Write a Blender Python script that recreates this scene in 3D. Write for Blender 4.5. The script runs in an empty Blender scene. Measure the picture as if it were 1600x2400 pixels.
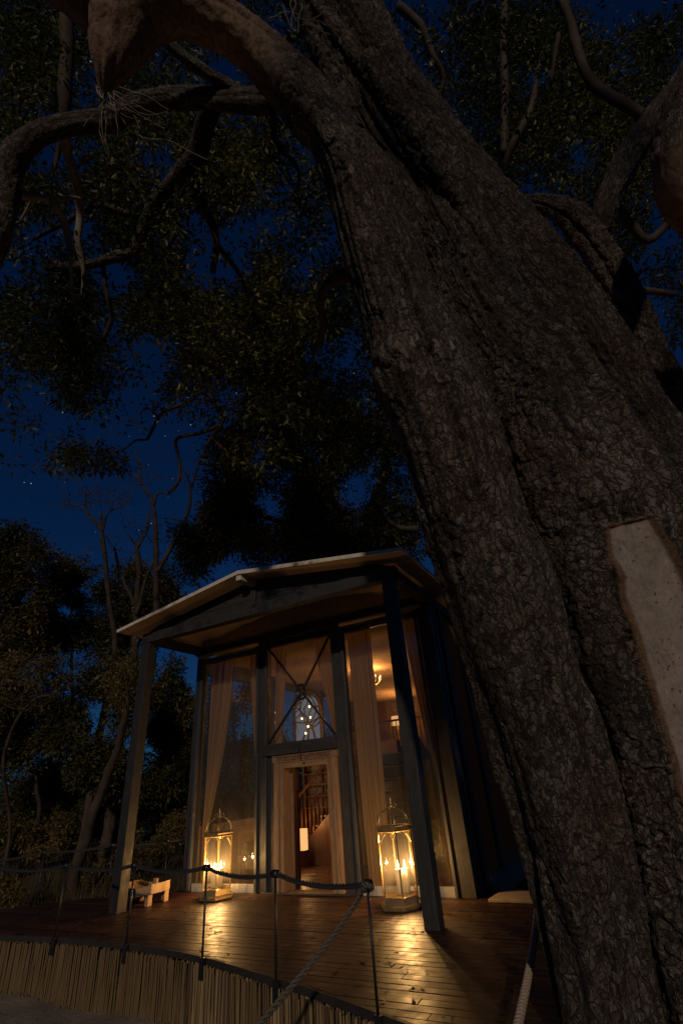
import bpy, bmesh, math, random
import numpy as np
from mathutils import Vector, Matrix
random.seed(7); rng = np.random.default_rng(7)
scene = bpy.context.scene
COL = scene.collection
R_ = math.radians

# ------------------------------------------------------------------ camera
# rows: world X (along the facade, right), Y (into the house), Z (up) in camera axes (right, down, forward)
CR = np.array([[0.86926519, -0.29734473, -0.39492295],
               [0.48862857, 0.39565786, 0.77762264],
               [-0.07496762, -0.86893093, 0.48922274]])
EYE = np.array([0.0, 0.0, 1.5])
FPX = 1120.0
cd = bpy.data.cameras.new('camera'); cam = bpy.data.objects.new('camera', cd); COL.objects.link(cam)
cd.sensor_fit = 'HORIZONTAL'; cd.sensor_width = 24.0; cd.lens = 24.0 * FPX / 1600.0
cd.clip_start = 0.05; cd.clip_end = 2000.0
mw = Matrix.Identity(4)
for i in range(3):
    mw[i][0] = CR[i][0]; mw[i][1] = -CR[i][1]; mw[i][2] = -CR[i][2]; mw[i][3] = EYE[i]
cam.matrix_world = mw
scene.camera = cam

# ------------------------------------------------------------------ sky, moon, exposure
SUN_EL, SUN_DIR = 18.0, np.array([0.43, -0.9028])      # low light from the right, behind the viewer
world = bpy.data.worlds.new('World'); scene.world = world; world.use_nodes = True
wn, wl = world.node_tree.nodes, world.node_tree.links
wn.clear()
wo = wn.new('ShaderNodeOutputWorld'); bg = wn.new('ShaderNodeBackground'); sky = wn.new('ShaderNodeTexSky')
sky.sky_type = 'NISHITA'; sky.sun_disc = False
sky.sun_elevation = R_(SUN_EL); sky.sun_rotation = math.atan2(SUN_DIR[0], SUN_DIR[1])
sky.ozone_density = 4.0; sky.dust_density = 0.3
tint = wn.new('ShaderNodeMix'); tint.data_type = 'RGBA'; tint.blend_type = 'MULTIPLY'
tint.inputs['Factor'].default_value = 1.0; tint.inputs['B'].default_value = (0.14, 0.50, 1.0, 1)
wl.new(sky.outputs[0], tint.inputs['A']); wl.new(tint.outputs['Result'], bg.inputs['Color'])
bg.inputs['Strength'].default_value = 0.0128
tc = wn.new('ShaderNodeTexCoord'); vo = wn.new('ShaderNodeTexVoronoi'); vo.inputs['Scale'].default_value = 52.0
wl.new(tc.outputs['Generated'], vo.inputs['Vector'])
mr = wn.new('ShaderNodeMapRange'); mr.inputs['From Min'].default_value = 0.060; mr.inputs['From Max'].default_value = 0.020
wl.new(vo.outputs['Distance'], mr.inputs['Value'])
sx = wn.new('ShaderNodeSeparateColor'); wl.new(vo.outputs['Color'], sx.inputs['Color'])
pw = wn.new('ShaderNodeMath'); pw.operation = 'POWER'; pw.inputs[1].default_value = 2.4; wl.new(sx.outputs[0], pw.inputs[0])
ml = wn.new('ShaderNodeMath'); ml.operation = 'MULTIPLY'; wl.new(pw.outputs[0], ml.inputs[0]); wl.new(mr.outputs['Result'], ml.inputs[1])
m2 = wn.new('ShaderNodeMath'); m2.operation = 'MULTIPLY'; wl.new(ml.outputs[0], m2.inputs[0]); m2.inputs[1].default_value = 0.55
bgs = wn.new('ShaderNodeBackground'); bgs.inputs['Color'].default_value = (0.75, 0.85, 1, 1); wl.new(m2.outputs[0], bgs.inputs['Strength'])
ad = wn.new('ShaderNodeAddShader'); wl.new(bg.outputs[0], ad.inputs[0]); wl.new(bgs.outputs[0], ad.inputs[1])
wl.new(ad.outputs[0], wo.inputs['Surface'])

sl = bpy.data.lights.new('moon_light', 'SUN'); so = bpy.data.objects.new('moon_light', sl); COL.objects.link(so)
sl.energy = 0.95; sl.angle = R_(1.5); sl.color = (1.0, 0.80, 0.60)
d = Vector((SUN_DIR[0] * math.cos(R_(SUN_EL)), SUN_DIR[1] * math.cos(R_(SUN_EL)), math.sin(R_(SUN_EL))))
so.rotation_euler = d.to_track_quat('Z', 'Y').to_euler(); so.location = (20, -15, 12)

vs = scene.view_settings
vs.view_transform = 'Standard'; vs.look = 'None'; vs.exposure = 0.0; vs.gamma = 1.0; vs.use_curve_mapping = False
scene.cycles.max_bounces = 8; scene.cycles.transparent_max_bounces = 24
scene.cycles.sample_clamp_indirect = 4.0
scene.cycles.caustics_reflective = False; scene.cycles.caustics_refractive = False

# ------------------------------------------------------------------ helpers
def at(u, v, t):
    """world point seen at photo position (u, v) at depth t metres"""
    return EYE + CR @ np.array([(u - 800) / FPX, (v - 1200) / FPX, 1.0]) * t

def px(n, t):
    return n * t / FPX

def hsh(*a):
    x = np.zeros(np.broadcast(*a).shape, dtype=np.uint64)
    for k, v in enumerate(a):
        x = x + (np.asarray(v).astype(np.int64).astype(np.uint64) + np.uint64(k * 7919 + 13)) * np.uint64([0x9E3779B97F4A7C15, 0xC2B2AE3D27D4EB4F, 0x165667B19E3779F9, 0xD6E8FEB86659FD93][k % 4])
        x ^= x >> np.uint64(29); x *= np.uint64(0xBF58476D1CE4E5B9); x ^= x >> np.uint64(32)
    return (x >> np.uint64(11)).astype(np.float64) / float(1 << 53)

def vnoise(p, seed=0):
    """value noise, p (n,3) -> -1..1"""
    i = np.floor(p).astype(np.int64); fr = p - i; w = fr * fr * (3 - 2 * fr)
    out = 0.0
    for dx in (0, 1):
        for dy in (0, 1):
            for dz in (0, 1):
                h = hsh(i[:, 0] + dx, i[:, 1] + dy, i[:, 2] + dz, np.int64(seed))
                out = out + h * (w[:, 0] if dx else 1 - w[:, 0]) * (w[:, 1] if dy else 1 - w[:, 1]) * (w[:, 2] if dz else 1 - w[:, 2])
    return out * 2 - 1

def fbm(p, o=3, seed=0):
    s = 0; a = 1.0
    for k in range(o):
        s = s + a * vnoise(p * 2 ** k, seed + k); a *= 0.5
    return s

def spline(A, n):
    A = np.array(A, float); m = len(A)
    dd = np.r_[0, np.cumsum(np.maximum(np.linalg.norm(np.diff(A[:, :3], axis=0), axis=1), 1e-6))]
    s = np.linspace(0, dd[-1], n); out = np.empty((n, A.shape[1]))
    i = np.clip(np.searchsorted(dd, s, side='right') - 1, 0, m - 2); h = dd[i + 1] - dd[i]; x = (s - dd[i]) / h
    for k in range(A.shape[1]):
        g = np.gradient(A[:, k], dd) if m > 2 else np.full(m, (A[1, k] - A[0, k]) / dd[-1])
        out[:, k] = (2*x**3-3*x**2+1)*A[i, k] + (x**3-2*x**2+x)*h*g[i] + (-2*x**3+3*x**2)*A[i+1, k] + (x**3-x**2)*h*g[i+1]
    return out

def frames(P):
    T = np.gradient(P, axis=0); T /= np.linalg.norm(T, axis=1)[:, None] + 1e-12
    N = np.empty_like(P); a = np.array([1.0, 0, 0]) if abs(T[0, 0]) < 0.8 else np.array([0, 1.0, 0])
    n = a - T[0] * a.dot(T[0]); N[0] = n / np.linalg.norm(n)
    for k in range(1, len(P)):
        n = N[k-1] - T[k] * N[k-1].dot(T[k]); N[k] = n / (np.linalg.norm(n) + 1e-12)
    return T, N, np.cross(T, N)

class MB:
    """collects shapes; build() links them as ONE mesh object"""
    def __init__(s): s.v = []; s.f = []; s.n = 0
    def add(s, v, f):
        v = np.asarray(v, float).reshape(-1, 3); s.v.append(v)
        s.f.extend([tuple(int(i) + s.n for i in q) for q in f]); s.n += len(v); return s
    def box(s, x0, x1, y0, y1, z0, z1, M=None):
        v = np.array([(x, y, z) for z in (z0, z1) for y in (y0, y1) for x in (x0, x1)], float)
        if M is not None: v = np.array([tuple(M @ Vector(q)) for q in v])
        return s.add(v, [(0, 2, 3, 1), (4, 5, 7, 6), (0, 1, 5, 4), (2, 6, 7, 3), (0, 4, 6, 2), (1, 3, 7, 5)])
    def beam(s, a, b, w, h, up=(0, 0, 1)):
        a, b = Vector(a), Vector(b); dv = b - a; L = dv.length; dv.normalize()
        sd = dv.cross(Vector(up)).normalized(); u2 = sd.cross(dv)
        M = Matrix((sd, dv, u2)).transposed().to_4x4(); M.translation = a
        return s.box(-w/2, w/2, 0, L, -h/2, h/2, M)
    def tube(s, P, r, n=8, cap=True):
        P = np.asarray(P, float); r = np.broadcast_to(np.asarray(r, float), (len(P),))
        T, N, B = frames(P); th = np.linspace(0, 2*np.pi, n, endpoint=False)
        V = P[:, None] + r[:, None, None] * (np.cos(th)[None, :, None]*N[:, None] + np.sin(th)[None, :, None]*B[:, None])
        F = []
        for i in range(len(P) - 1):
            for j in range(n):
                k = (j + 1) % n; F.append((i*n+j, i*n+k, (i+1)*n+k, (i+1)*n+j))
        if cap: F.append(tuple(range(n-1, -1, -1))); F.append(tuple((len(P)-1)*n + j for j in range(n)))
        return s.add(V, F)
    def lathe(s, prof, n=16, c=(0, 0, 0), rot=0.0):
        V = []; F = []
        for r, z in prof:
            for j in range(n):
                a = rot + 2*math.pi*j/n; V.append((c[0]+r*math.cos(a), c[1]+r*math.sin(a), c[2]+z))
        for i in range(len(prof)-1):
            for j in range(n):
                k = (j+1) % n; F.append((i*n+j, i*n+k, (i+1)*n+k, (i+1)*n+j))
        F.append(tuple(range(n-1, -1, -1))); F.append(tuple((len(prof)-1)*n + j for j in range(n)))
        return s.add(V, F)
    def prism(s, poly, a, b, axis=2):
        n = len(poly); V = []
        for lv in (a, b):
            for p in poly:
                q = [p[0], p[1]]; q.insert(axis, lv); V.append(q)
        F = [tuple(range(n-1, -1, -1)), tuple(range(n, 2*n))] + [(i, (i+1) % n, n+(i+1) % n, n+i) for i in range(n)]
        return s.add(V, F)
    def build(s, name, mat, parent=None, smooth=False, bevel=0.0, **kw):
        V = np.concatenate(s.v) if s.v else np.zeros((0, 3))
        if parent is not None: V = V - np.array(ORG.get(parent.name, (0, 0, 0)))
        me = bpy.data.meshes.new(name); me.from_pydata(V.tolist(), [], s.f); 
        bm = bmesh.new(); bm.from_mesh(me); bmesh.ops.recalc_face_normals(bm, faces=bm.faces); bm.to_mesh(me); bm.free()
        return link(name, me, mat, parent, smooth, bevel, **kw)

ORG = {}
def link(name, me, mat, parent=None, smooth=False, bevel=0.0, label=None, category=None, group=None, kind=None):
    o = bpy.data.objects.new(name, me); COL.objects.link(o)
    if mat is not None and not me.materials: me.materials.append(mat)
    if smooth: me.polygons.foreach_set('use_smooth', [True]*len(me.polygons))
    if bevel:
        b = o.modifiers.new('bevel', 'BEVEL'); b.width = bevel; b.segments = 2; b.limit_method = 'ANGLE'
    if parent is not None:
        o.parent = parent; ORG[o.name] = ORG.get(parent.name, (0, 0, 0))
    tag(o, label, category, group, kind)
    return o

def tag(o, label=None, category=None, group=None, kind=None):
    for k, v in (('label', label), ('category', category), ('group', group), ('kind', kind)):
        if v: o[k] = v
    return o

def empty(name, loc, label, category, group=None):
    o = bpy.data.objects.new(name, None); COL.objects.link(o); o.location = loc; o.empty_display_size = 0.1
    ORG[o.name] = tuple(loc); return tag(o, label, category, group)

def copy_tree(o, parent=None):
    c = o.copy(); COL.objects.link(c); c.parent = parent
    for ch in o.children: copy_tree(ch, c)
    return c

def mesh_np(name, V, F, mat, parent=None, smooth=False, attrs=None, **kw):
    """fast mesh from arrays, all faces with the same number of corners"""
    V = np.asarray(V, np.float64); F = np.asarray(F, np.int32)
    if parent is not None: V = V - np.array(ORG.get(parent.name, (0, 0, 0)))
    me = bpy.data.meshes.new(name); nf, k = F.shape
    me.vertices.add(len(V)); me.vertices.foreach_set('co', V.astype(np.float32).ravel())
    me.loops.add(nf*k); me.loops.foreach_set('vertex_index', F.ravel())
    me.polygons.add(nf); me.polygons.foreach_set('loop_start', np.arange(0, nf*k, k, dtype=np.int32))
    me.polygons.foreach_set('loop_total', np.full(nf, k, np.int32))
    if smooth: me.polygons.foreach_set('use_smooth', np.ones(nf, bool))
    me.update(calc_edges=True)
    for an, av in (attrs or {}).items():
        av = np.asarray(av, np.float32)
        if av.ndim == 2: me.attributes.new(an, 'FLOAT_VECTOR', 'POINT').data.foreach_set('vector', av.ravel())
        else: me.attributes.new(an, 'FLOAT', 'POINT').data.foreach_set('value', av)
    return link(name, me, mat, parent, False, 0, **kw)

# ------------------------------------------------------------------ materials
class NT:
    def __init__(s, name):
        s.m = bpy.data.materials.new(name); s.m.use_nodes = True
        s.n, s.l = s.m.node_tree.nodes, s.m.node_tree.links; s.n.clear()
        s.out = s.n.new('ShaderNodeOutputMaterial'); s.tc = s.n.new('ShaderNodeTexCoord')
    def N(s, t, **kw):
        n = s.n.new('ShaderNode' + t)
        for k, v in kw.items():
            if k in n.inputs.keys(): n.inputs[k].default_value = v
            else: setattr(n, k, v)
        return n
    def L(s, a, b): s.l.new(a, b)
    def noise(s, scale, detail=4, rough=0.6, vec='Object', stretch=None, dist=0.0):
        n = s.N('TexNoise', Scale=scale, Detail=detail, Roughness=rough, Distortion=dist)
        src = s.tc.outputs[vec]
        if stretch:
            mp = s.N('Mapping'); mp.inputs['Scale'].default_value = stretch; s.L(src, mp.inputs[0]); src = mp.outputs[0]
        s.L(src, n.inputs['Vector']); return n.outputs['Fac']
    def ramp(s, fac, stops):
        r = s.N('ValToRGB'); e = r.color_ramp.elements
        while len(e) < len(stops): e.new(0.5)
        for q, (p, c) in zip(e, stops):
            q.position = p; q.color = (c[0], c[1], c[2], 1) if not np.isscalar(c) else (c, c, c, 1)
        s.L(fac, r.inputs[0]); return r.outputs[0]
    def mix(s, fac, a, b, mode='MIX'):
        n = s.N('Mix', data_type='RGBA', blend_type=mode)
        for key, val in (('Factor', fac), ('A', a), ('B', b)):
            if hasattr(val, 'links') or hasattr(val, 'is_linked'): s.L(val, n.inputs[key])
            else: n.inputs[key].default_value = val if np.isscalar(val) else (val[0], val[1], val[2], 1)
        return n.outputs['Result']
    def attr(s, name): 
        a = s.N('Attribute', attribute_name=name); return a.outputs['Fac']
    def rnd(s):
        return s.N('ObjectInfo').outputs['Random']
    def bump(s, h, strength=0.5, dist=0.01):
        b = s.N('Bump', Strength=strength, Distance=dist); s.L(h, b.inputs['Height']); return b.outputs[0]
    def principled(s, color, rough=0.6, bump=None, **kw):
        p = s.N('BsdfPrincipled')
        for key, val in (('Base Color', color), ('Roughness', rough)):
            if hasattr(val, 'is_linked'): s.L(val, p.inputs[key])
            else: p.inputs[key].default_value = val if np.isscalar(val) else (val[0], val[1], val[2], 1)
        for k, v in kw.items():
            k = k.replace('_', ' '); p.inputs[k].default_value = v if np.isscalar(v) or len(v) == 4 else (*v, 1)
        if bump is not None: s.L(bump, p.inputs['Normal'])
        s.L(p.outputs[0], s.out.inputs['Surface']); s.p = p; return s.m

def wood(name, c0, c1, rough=0.6, grain=(2, 40, 40), scale=1.0, bump=0.4, rnd=0.25, spec=0.5, crack=0.0):
    m = NT(name)
    g = m.noise(3.0*scale, 6, 0.65, stretch=grain, dist=0.6); big = m.noise(1.3, 3)
    col = m.ramp(g, [(0.3, c0), (0.72, c1)])
    col = m.mix(0.35, col, m.ramp(big, [(0.3, [0.55]*3), (0.7, [1.25]*3)]), 'MULTIPLY')
    if rnd:
        col = m.mix(rnd, col, m.ramp(m.rnd(), [(0.0, [0.45]*3), (1.0, [1.6]*3)]), 'MULTIPLY')
    if crack:
        ck = m.noise(5.0, 4, 0.5, stretch=grain, dist=1.2)
        col = m.mix(m.ramp(ck, [(0.30, 1.0), (0.36, 0.0)]), col, tuple(x*0.25 for x in c0))
    rg = m.ramp(m.noise(6, 4), [(0.3, [rough*0.75]*3), (0.7, [min(1, rough*1.25)]*3)])
    sep = m.N('RGBToBW'); m.L(rg, sep.inputs[0])
    return m.principled(col, sep.outputs[0], m.bump(g, bump, 0.004), Specular_IOR_Level=spec)

def plain(name, c, rough=0.5, metal=0.0, var=0.25, bump=0.15, bscale=60, **kw):
    m = NT(name); nz = m.noise(9, 4)
    col = m.mix(1.0, c, m.ramp(nz, [(0.3, [1-var]*3), (0.7, [1+var]*3)]), 'MULTIPLY')
    return m.principled(col, rough, m.bump(m.noise(bscale, 3), bump, 0.002), Metallic=metal, **kw)

M = {}
GX, GY, GZ = (1.2, 30, 30), (30, 1.2, 30), (30, 30, 1.2)
M['timber_x'] = wood('timber_x', (0.008, 0.0078, 0.0083), (0.040, 0.0385, 0.040), 0.62, GX, crack=1)
M['timber_z'] = wood('timber_z', (0.008, 0.0078, 0.0083), (0.040, 0.0385, 0.040), 0.62, GZ, crack=1)
M['trim'] = wood('trim', (0.026, 0.029, 0.036), (0.055, 0.059, 0.070), 0.5, GZ)
M['dark_timber'] = wood('dark_timber', (0.012, 0.011, 0.0105), (0.03, 0.027, 0.025), 0.6, GX)
M['deck'] = wood('deck', (0.020, 0.0092, 0.0055), (0.070, 0.028, 0.015), 0.48, GX, bump=0.22, rnd=0.6, spec=0.36)
M['floor'] = wood('floor', (0.06, 0.025, 0.012), (0.15, 0.065, 0.03), 0.3, GX, bump=0.3, rnd=0.5)
M['old_wood'] = wood('old_wood', (0.10, 0.055, 0.030), (0.31, 0.190, 0.105), 0.7, GZ, bump=0.8, rnd=0.2, crack=1)
M['old_wood_x'] = wood('old_wood_x', (0.11, 0.062, 0.034), (0.31, 0.190, 0.105), 0.7, GX, bump=0.8, rnd=0.2, crack=1)
M['door_wood'] = wood('door_wood', (0.07, 0.036, 0.018), (0.19, 0.105, 0.053), 0.65, GZ, bump=0.6, rnd=0.2, crack=1)
M['bench_wood'] = wood('bench_wood', (0.24, 0.14, 0.07), (0.5, 0.33, 0.19), 0.55, GX, bump=0.5, rnd=0.1)
M['stair_wood'] = wood('stair_wood', (0.055, 0.020, 0.009), (0.13, 0.052, 0.021), 0.4, GZ, rnd=0.3)
M['canvas'] = plain('canvas', (0.52, 0.40, 0.25), 0.85, var=0.18, bump=0.3, bscale=25)
M['roof_canvas'] = None
M['ceiling'] = plain('ceiling', (0.52, 0.36, 0.22), 0.9, var=0.25, bump=0.6, bscale=4)
M['fascia'] = plain('fascia', (0.58, 0.52, 0.45), 0.7, var=0.12)
M['wall_dark'] = plain('wall_dark', (0.16, 0.10, 0.065), 0.85)
def cloth(name, c, trans=0.5):
    m = NT(name); g = m.noise(5, 4, stretch=(14, 14, 0.6)); col = m.mix(0.4, c, m.ramp(g, [(0.3, [0.7]*3), (0.7, [1.2]*3)]), 'MULTIPLY')
    a = m.N('BsdfDiffuse'); t = m.N('BsdfTranslucent'); mx = m.N('MixShader'); mx.inputs[0].default_value = trans
    m.L(col, a.inputs[0]); m.L(col, t.inputs[0]); m.L(a.outputs[0], mx.inputs[1]); m.L(t.outputs[0], mx.inputs[2]); m.L(mx.outputs[0], m.out.inputs['Surface']); return m.m
M['curtain'] = cloth('curtain', (0.34, 0.225, 0.125))
M['wall_canvas'] = cloth('wall_canvas', (0.26, 0.18, 0.09), 0.42)
M['roof_canvas'] = cloth('roof_canvas', (0.74, 0.55, 0.33), 0.5)
M['pale_trim'] = plain('pale_trim', (0.20, 0.20, 0.21), 0.6)
M['stone'] = plain('stone', (0.45, 0.35, 0.25), 0.8, var=0.2, bump=0.5, bscale=30)
M['brass'] = plain('brass', (0.78, 0.56, 0.26), 0.32, 0.85, var=0.2, bump=0.1)
M['iron'] = plain('iron', (0.030, 0.032, 0.038), 0.45, 0.6)
def wax():
    m = NT('wax'); p = m.principled((0.86, 0.70, 0.44), 0.5)
    m.p.inputs['Subsurface Weight'].default_value = 0.7; m.p.inputs['Subsurface Radius'].default_value = (0.12, 0.06, 0.025)
    return p
M['wax'] = wax()
def emit(name, c, s):
    m = NT(name); e = m.N('Emission', Strength=s); e.inputs['Color'].default_value = (*c, 1); m.L(e.outputs[0], m.out.inputs['Surface']); return m.m
def flame_mat():
    m = NT('flame'); e = m.N('Emission', Strength=22.0); e.inputs['Color'].default_value = (1.0, 0.60, 0.20, 1); t = m.N('BsdfTransparent'); a = m.N('AddShader')
    m.L(e.outputs[0], a.inputs[0]); m.L(t.outputs[0], a.inputs[1]); m.L(a.outputs[0], m.out.inputs['Surface']); return m.m
M['flame'] = flame_mat()
M['bulb'] = emit('bulb', (1.0, 0.66, 0.32), 9.0)
M['shade'] = emit('shade', (1.0, 0.50, 0.18), 1.0)
M['backlit'] = emit('backlit', (0.62, 0.66, 0.78), 0.20)
def glass(name, tintc, refl=1.0, haze=0.0):
    m = NT(name); tr = m.N('BsdfTransparent'); tr.inputs[0].default_value = (*tintc, 1)
    gl = m.N('BsdfGlossy', Roughness=0.02); lw = m.N('LayerWeight', Blend=0.5); p5 = m.N('Math', operation='POWER'); p5.inputs[1].default_value = 5.0; m.L(lw.outputs['Facing'], p5.inputs[0])
    fr = m.N('Math', operation='MULTIPLY_ADD'); fr.inputs[1].default_value = 0.94; fr.inputs[2].default_value = 0.045; m.L(p5.outputs[0], fr.inputs[0]); mx = m.N('MixShader')
    fm = m.N('Math', operation='MULTIPLY'); fm.inputs[1].default_value = refl; m.L(fr.outputs[0], fm.inputs[0])
    m.L(fm.outputs[0], mx.inputs[0]); m.L(tr.outputs[0], mx.inputs[1]); m.L(gl.outputs[0], mx.inputs[2]); 
    if haze:
        df_ = m.N('BsdfDiffuse'); tl_ = m.N('BsdfTranslucent'); hz = m.N('MixShader'); hz.inputs[0].default_value = 0.6
        for q in (df_, tl_): q.inputs[0].default_value = (0.8, 0.75, 0.65, 1)
        m.L(df_.outputs[0], hz.inputs[1]); m.L(tl_.outputs[0], hz.inputs[2]); mh = m.N('MixShader'); mh.inputs[0].default_value = haze
        m.L(mx.outputs[0], mh.inputs[1]); m.L(hz.outputs[0], mh.inputs[2]); mx = mh
    m.L(mx.outputs[0], m.out.inputs['Surface']); return m.m
M['glass'] = glass('glass', (0.90, 0.90, 0.88), 1.0, 0.026)
M['lantern_glass'] = glass('lantern_glass', (0.95, 0.93, 0.88), 1.6, 0.032)
def reed():
    m = NT('reed'); b = m.rnd()
    col = m.ramp(b, [(0.0, (0.050, 0.029, 0.013)), (0.45, (0.145, 0.093, 0.041)), (0.8, (0.25, 0.17, 0.078)), (1.0, (0.40, 0.30, 0.155))])
    g = m.noise(12, 4, stretch=(10, 10, 1)); col = m.mix(0.5, col, m.ramp(g, [(0.3, [0.5]*3), (0.7, [1.3]*3)]), 'MULTIPLY')
    return m.principled(col, 0.6, m.bump(g, 0.4, 0.003))
M['reed'] = reed()
def rope(name, a, b):
    m = NT(name); g = m.noise(90, 4, 0.7); col = m.ramp(g, [(0.3, a), (0.7, b)]); return m.principled(col, 0.85, m.bump(m.noise(220, 2), 0.8, 0.003))
M['rope_dark'] = rope('rope_dark', (0.007, 0.008, 0.011), (0.026, 0.028, 0.035))
M['rope_mid'] = rope('rope_mid', (0.045, 0.038, 0.031), (0.16, 0.135, 0.105))
M['rope_tan'] = rope('rope_tan', (0.24, 0.18, 0.13), (0.55, 0.44, 0.33))
def sand():
    m = NT('sand'); a = m.noise(0.8, 5); b = m.noise(14, 5); c = m.noise(60, 3)
    col = m.ramp(a, [(0.35, (0.20, 0.16, 0.125)), (0.65, (0.34, 0.28, 0.225))])
    col = m.mix(0.6, col, m.ramp(b, [(0.3, [0.6]*3), (0.7, [1.25]*3)]), 'MULTIPLY')
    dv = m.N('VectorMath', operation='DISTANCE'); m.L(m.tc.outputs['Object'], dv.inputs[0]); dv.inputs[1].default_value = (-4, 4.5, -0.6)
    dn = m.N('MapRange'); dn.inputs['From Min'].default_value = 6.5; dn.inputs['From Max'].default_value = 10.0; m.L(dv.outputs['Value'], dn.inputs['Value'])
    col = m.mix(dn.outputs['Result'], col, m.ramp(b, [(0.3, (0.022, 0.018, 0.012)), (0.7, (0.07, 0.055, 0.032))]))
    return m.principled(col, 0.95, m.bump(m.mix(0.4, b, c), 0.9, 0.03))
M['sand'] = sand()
def bark():
    m = NT('bark')
    pl, ck, bare, sm = m.attr('plate'), m.attr('crack'), m.attr('bare'), m.attr('smooth')
    bk = m.N('Attribute', attribute_name='bk').outputs['Vector']
    wv = m.N('TexNoise', Scale=8.0, Detail=5.0, Roughness=0.62); m.L(bk, wv.inputs['Vector'])
    sb = m.N('VectorMath', operation='SUBTRACT'); m.L(wv.outputs['Color'], sb.inputs[0]); sb.inputs[1].default_value = (0.5, 0.5, 0.5)
    scv = m.N('VectorMath', operation='SCALE'); m.L(sb.outputs[0], scv.inputs[0]); scv.inputs['Scale'].default_value = 0.11
    adv = m.N('VectorMath', operation='ADD'); m.L(bk, adv.inputs[0]); m.L(scv.outputs[0], adv.inputs[1])
    def stretch(z):
        mp = m.N('Mapping'); mp.inputs['Scale'].default_value = (1.0, 1.0, z); m.L(adv.outputs[0], mp.inputs[0]); return mp.outputs[0]
    def vor(scale, feat, z):
        v = m.N('TexVoronoi', feature=feat, Scale=scale); m.L(stretch(z), v.inputs['Vector']); return v
    e1, e2, c1, e3 = vor(29, 'DISTANCE_TO_EDGE', 0.40), vor(66, 'DISTANCE_TO_EDGE', 0.5), vor(29, 'F1', 0.40), vor(18, 'DISTANCE_TO_EDGE', 0.22)
    g1_ = m.ramp(e1.outputs['Distance'], [(0.0, 0.0), (0.03, 0.25), (0.10, 1.0)]); gap2 = m.ramp(e2.outputs['Distance'], [(0.0, 0.0), (0.12, 1.0)])
    g3_ = m.ramp(e3.outputs['Distance'], [(0.0, 0.0), (0.03, 0.25), (0.10, 1.0)])
    def snoise(sc, det, z):
        n = m.N('TexNoise', Scale=sc, Detail=det, Roughness=0.65); m.L(stretch(z), n.inputs['Vector']); return n.outputs['Fac']
    fur = m.ramp(snoise(13, 4, 0.14), [(0.44, 1.0), (0.492, 0.0), (0.508, 0.0), (0.56, 1.0)])
    area = m.ramp(snoise(2.2, 3, 0.6), [(0.38, 0.0), (0.62, 1.0)])
    gap1 = m.mix(area, m.mix(1.0, g1_, fur, 'DARKEN'), m.mix(0.75, g3_, g1_, 'MULTIPLY'))
    sx_ = m.N('SeparateColor'); m.L(c1.outputs['Color'], sx_.inputs[0])
    tone = m.mix(0.35, m.mix(0.5, pl, sx_.outputs[0]), snoise(4.5, 5, 0.35))
    col = m.ramp(tone, [(0.22, (0.070, 0.055, 0.046)), (0.45, (0.125, 0.102, 0.087)), (0.62, (0.175, 0.149, 0.130)), (0.88, (0.31, 0.275, 0.245))])
    lich = snoise(6.5, 6, 0.8)
    col = m.mix(m.ramp(lich, [(0.60, 0.0), (0.68, 0.55)]), col, (0.24, 0.225, 0.20))
    col = m.mix(m.ramp(snoise(1.6, 4, 0.5), [(0.52, 0.0), (0.66, 0.75)]), col, (0.035, 0.030, 0.028))
    red = m.noise(1.1, 4, 0.6)
    col = m.mix(m.ramp(red, [(0.45, 0.0), (0.7, 0.6)]), col, (0.15, 0.085, 0.06))
    fine = m.noise(60, 5, 0.7); col = m.mix(0.7, col, m.ramp(fine, [(0.3, [0.5]*3), (0.7, [1.45]*3)]), 'MULTIPLY')
    col = m.mix(m.ramp(gap2, [(0.0, 0.45), (0.6, 0.0)]), col, (0.035, 0.027, 0.022))
    col = m.mix(m.ramp(gap1, [(0.0, 0.95), (0.30, 0.75), (0.8, 0.0)]), col, (0.014, 0.011, 0.009))
    col = m.mix(m.ramp(ck, [(0.0, 0.8), (0.35, 0.0)]), col, (0.022, 0.017, 0.014))
    sw = m.noise(7, 5, 0.6, dist=2.5); scol = m.ramp(sw, [(0.3, (0.075, 0.042, 0.028)), (0.5, (0.18, 0.112, 0.076)), (0.72, (0.29, 0.20, 0.145))])
    col = m.mix(sm, col, scol)
    spk = m.noise(38, 3, 0.5); wn_ = m.noise(5, 4)
    grn = m.noise(16, 5, 0.6, stretch=(2.5, 2.5, 0.35))
    bcol = m.mix(0.5, m.ramp(wn_, [(0.3, (0.27, 0.22, 0.185)), (0.7, (0.39, 0.335, 0.295))]), m.ramp(grn, [(0.3, [0.6]*3), (0.7, [1.25]*3)]), 'MULTIPLY')
    bcol = m.mix(m.ramp(spk, [(0.31, 1.0), (0.36, 0.0)]), bcol, (0.13, 0.08, 0.055))
    edge = m.ramp(bare, [(0.10, 0.0), (0.40, 1.0), (0.55, 1.0), (0.80, 0.0)])
    col = m.mix(m.ramp(bare, [(0.5, 0.0), (0.85, 1.0)]), col, bcol)
    col = m.mix(edge, col, m.ramp(grn, [(0.3, (0.09, 0.05, 0.03)), (0.7, (0.23, 0.135, 0.08))]))
    col = m.mix(1.0, col, (0.84, 0.84, 0.84), 'MULTIPLY')
    hh = m.mix(0.25, m.mix(0.25, gap1, gap2), fine)
    flat = m.N('Math', operation='MAXIMUM'); m.L(bare, flat.inputs[0]); m.L(sm, flat.inputs[1])
    hh = m.mix(m.ramp(flat.outputs[0], [(0.3, 0.0), (0.7, 1.0)]), hh, m.mix(0.5, grn, sw))
    return m.principled(col, 0.85, m.bump(hh, 1.0, 0.016), Specular_IOR_Level=0.25)
M['bark'] = bark()
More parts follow.
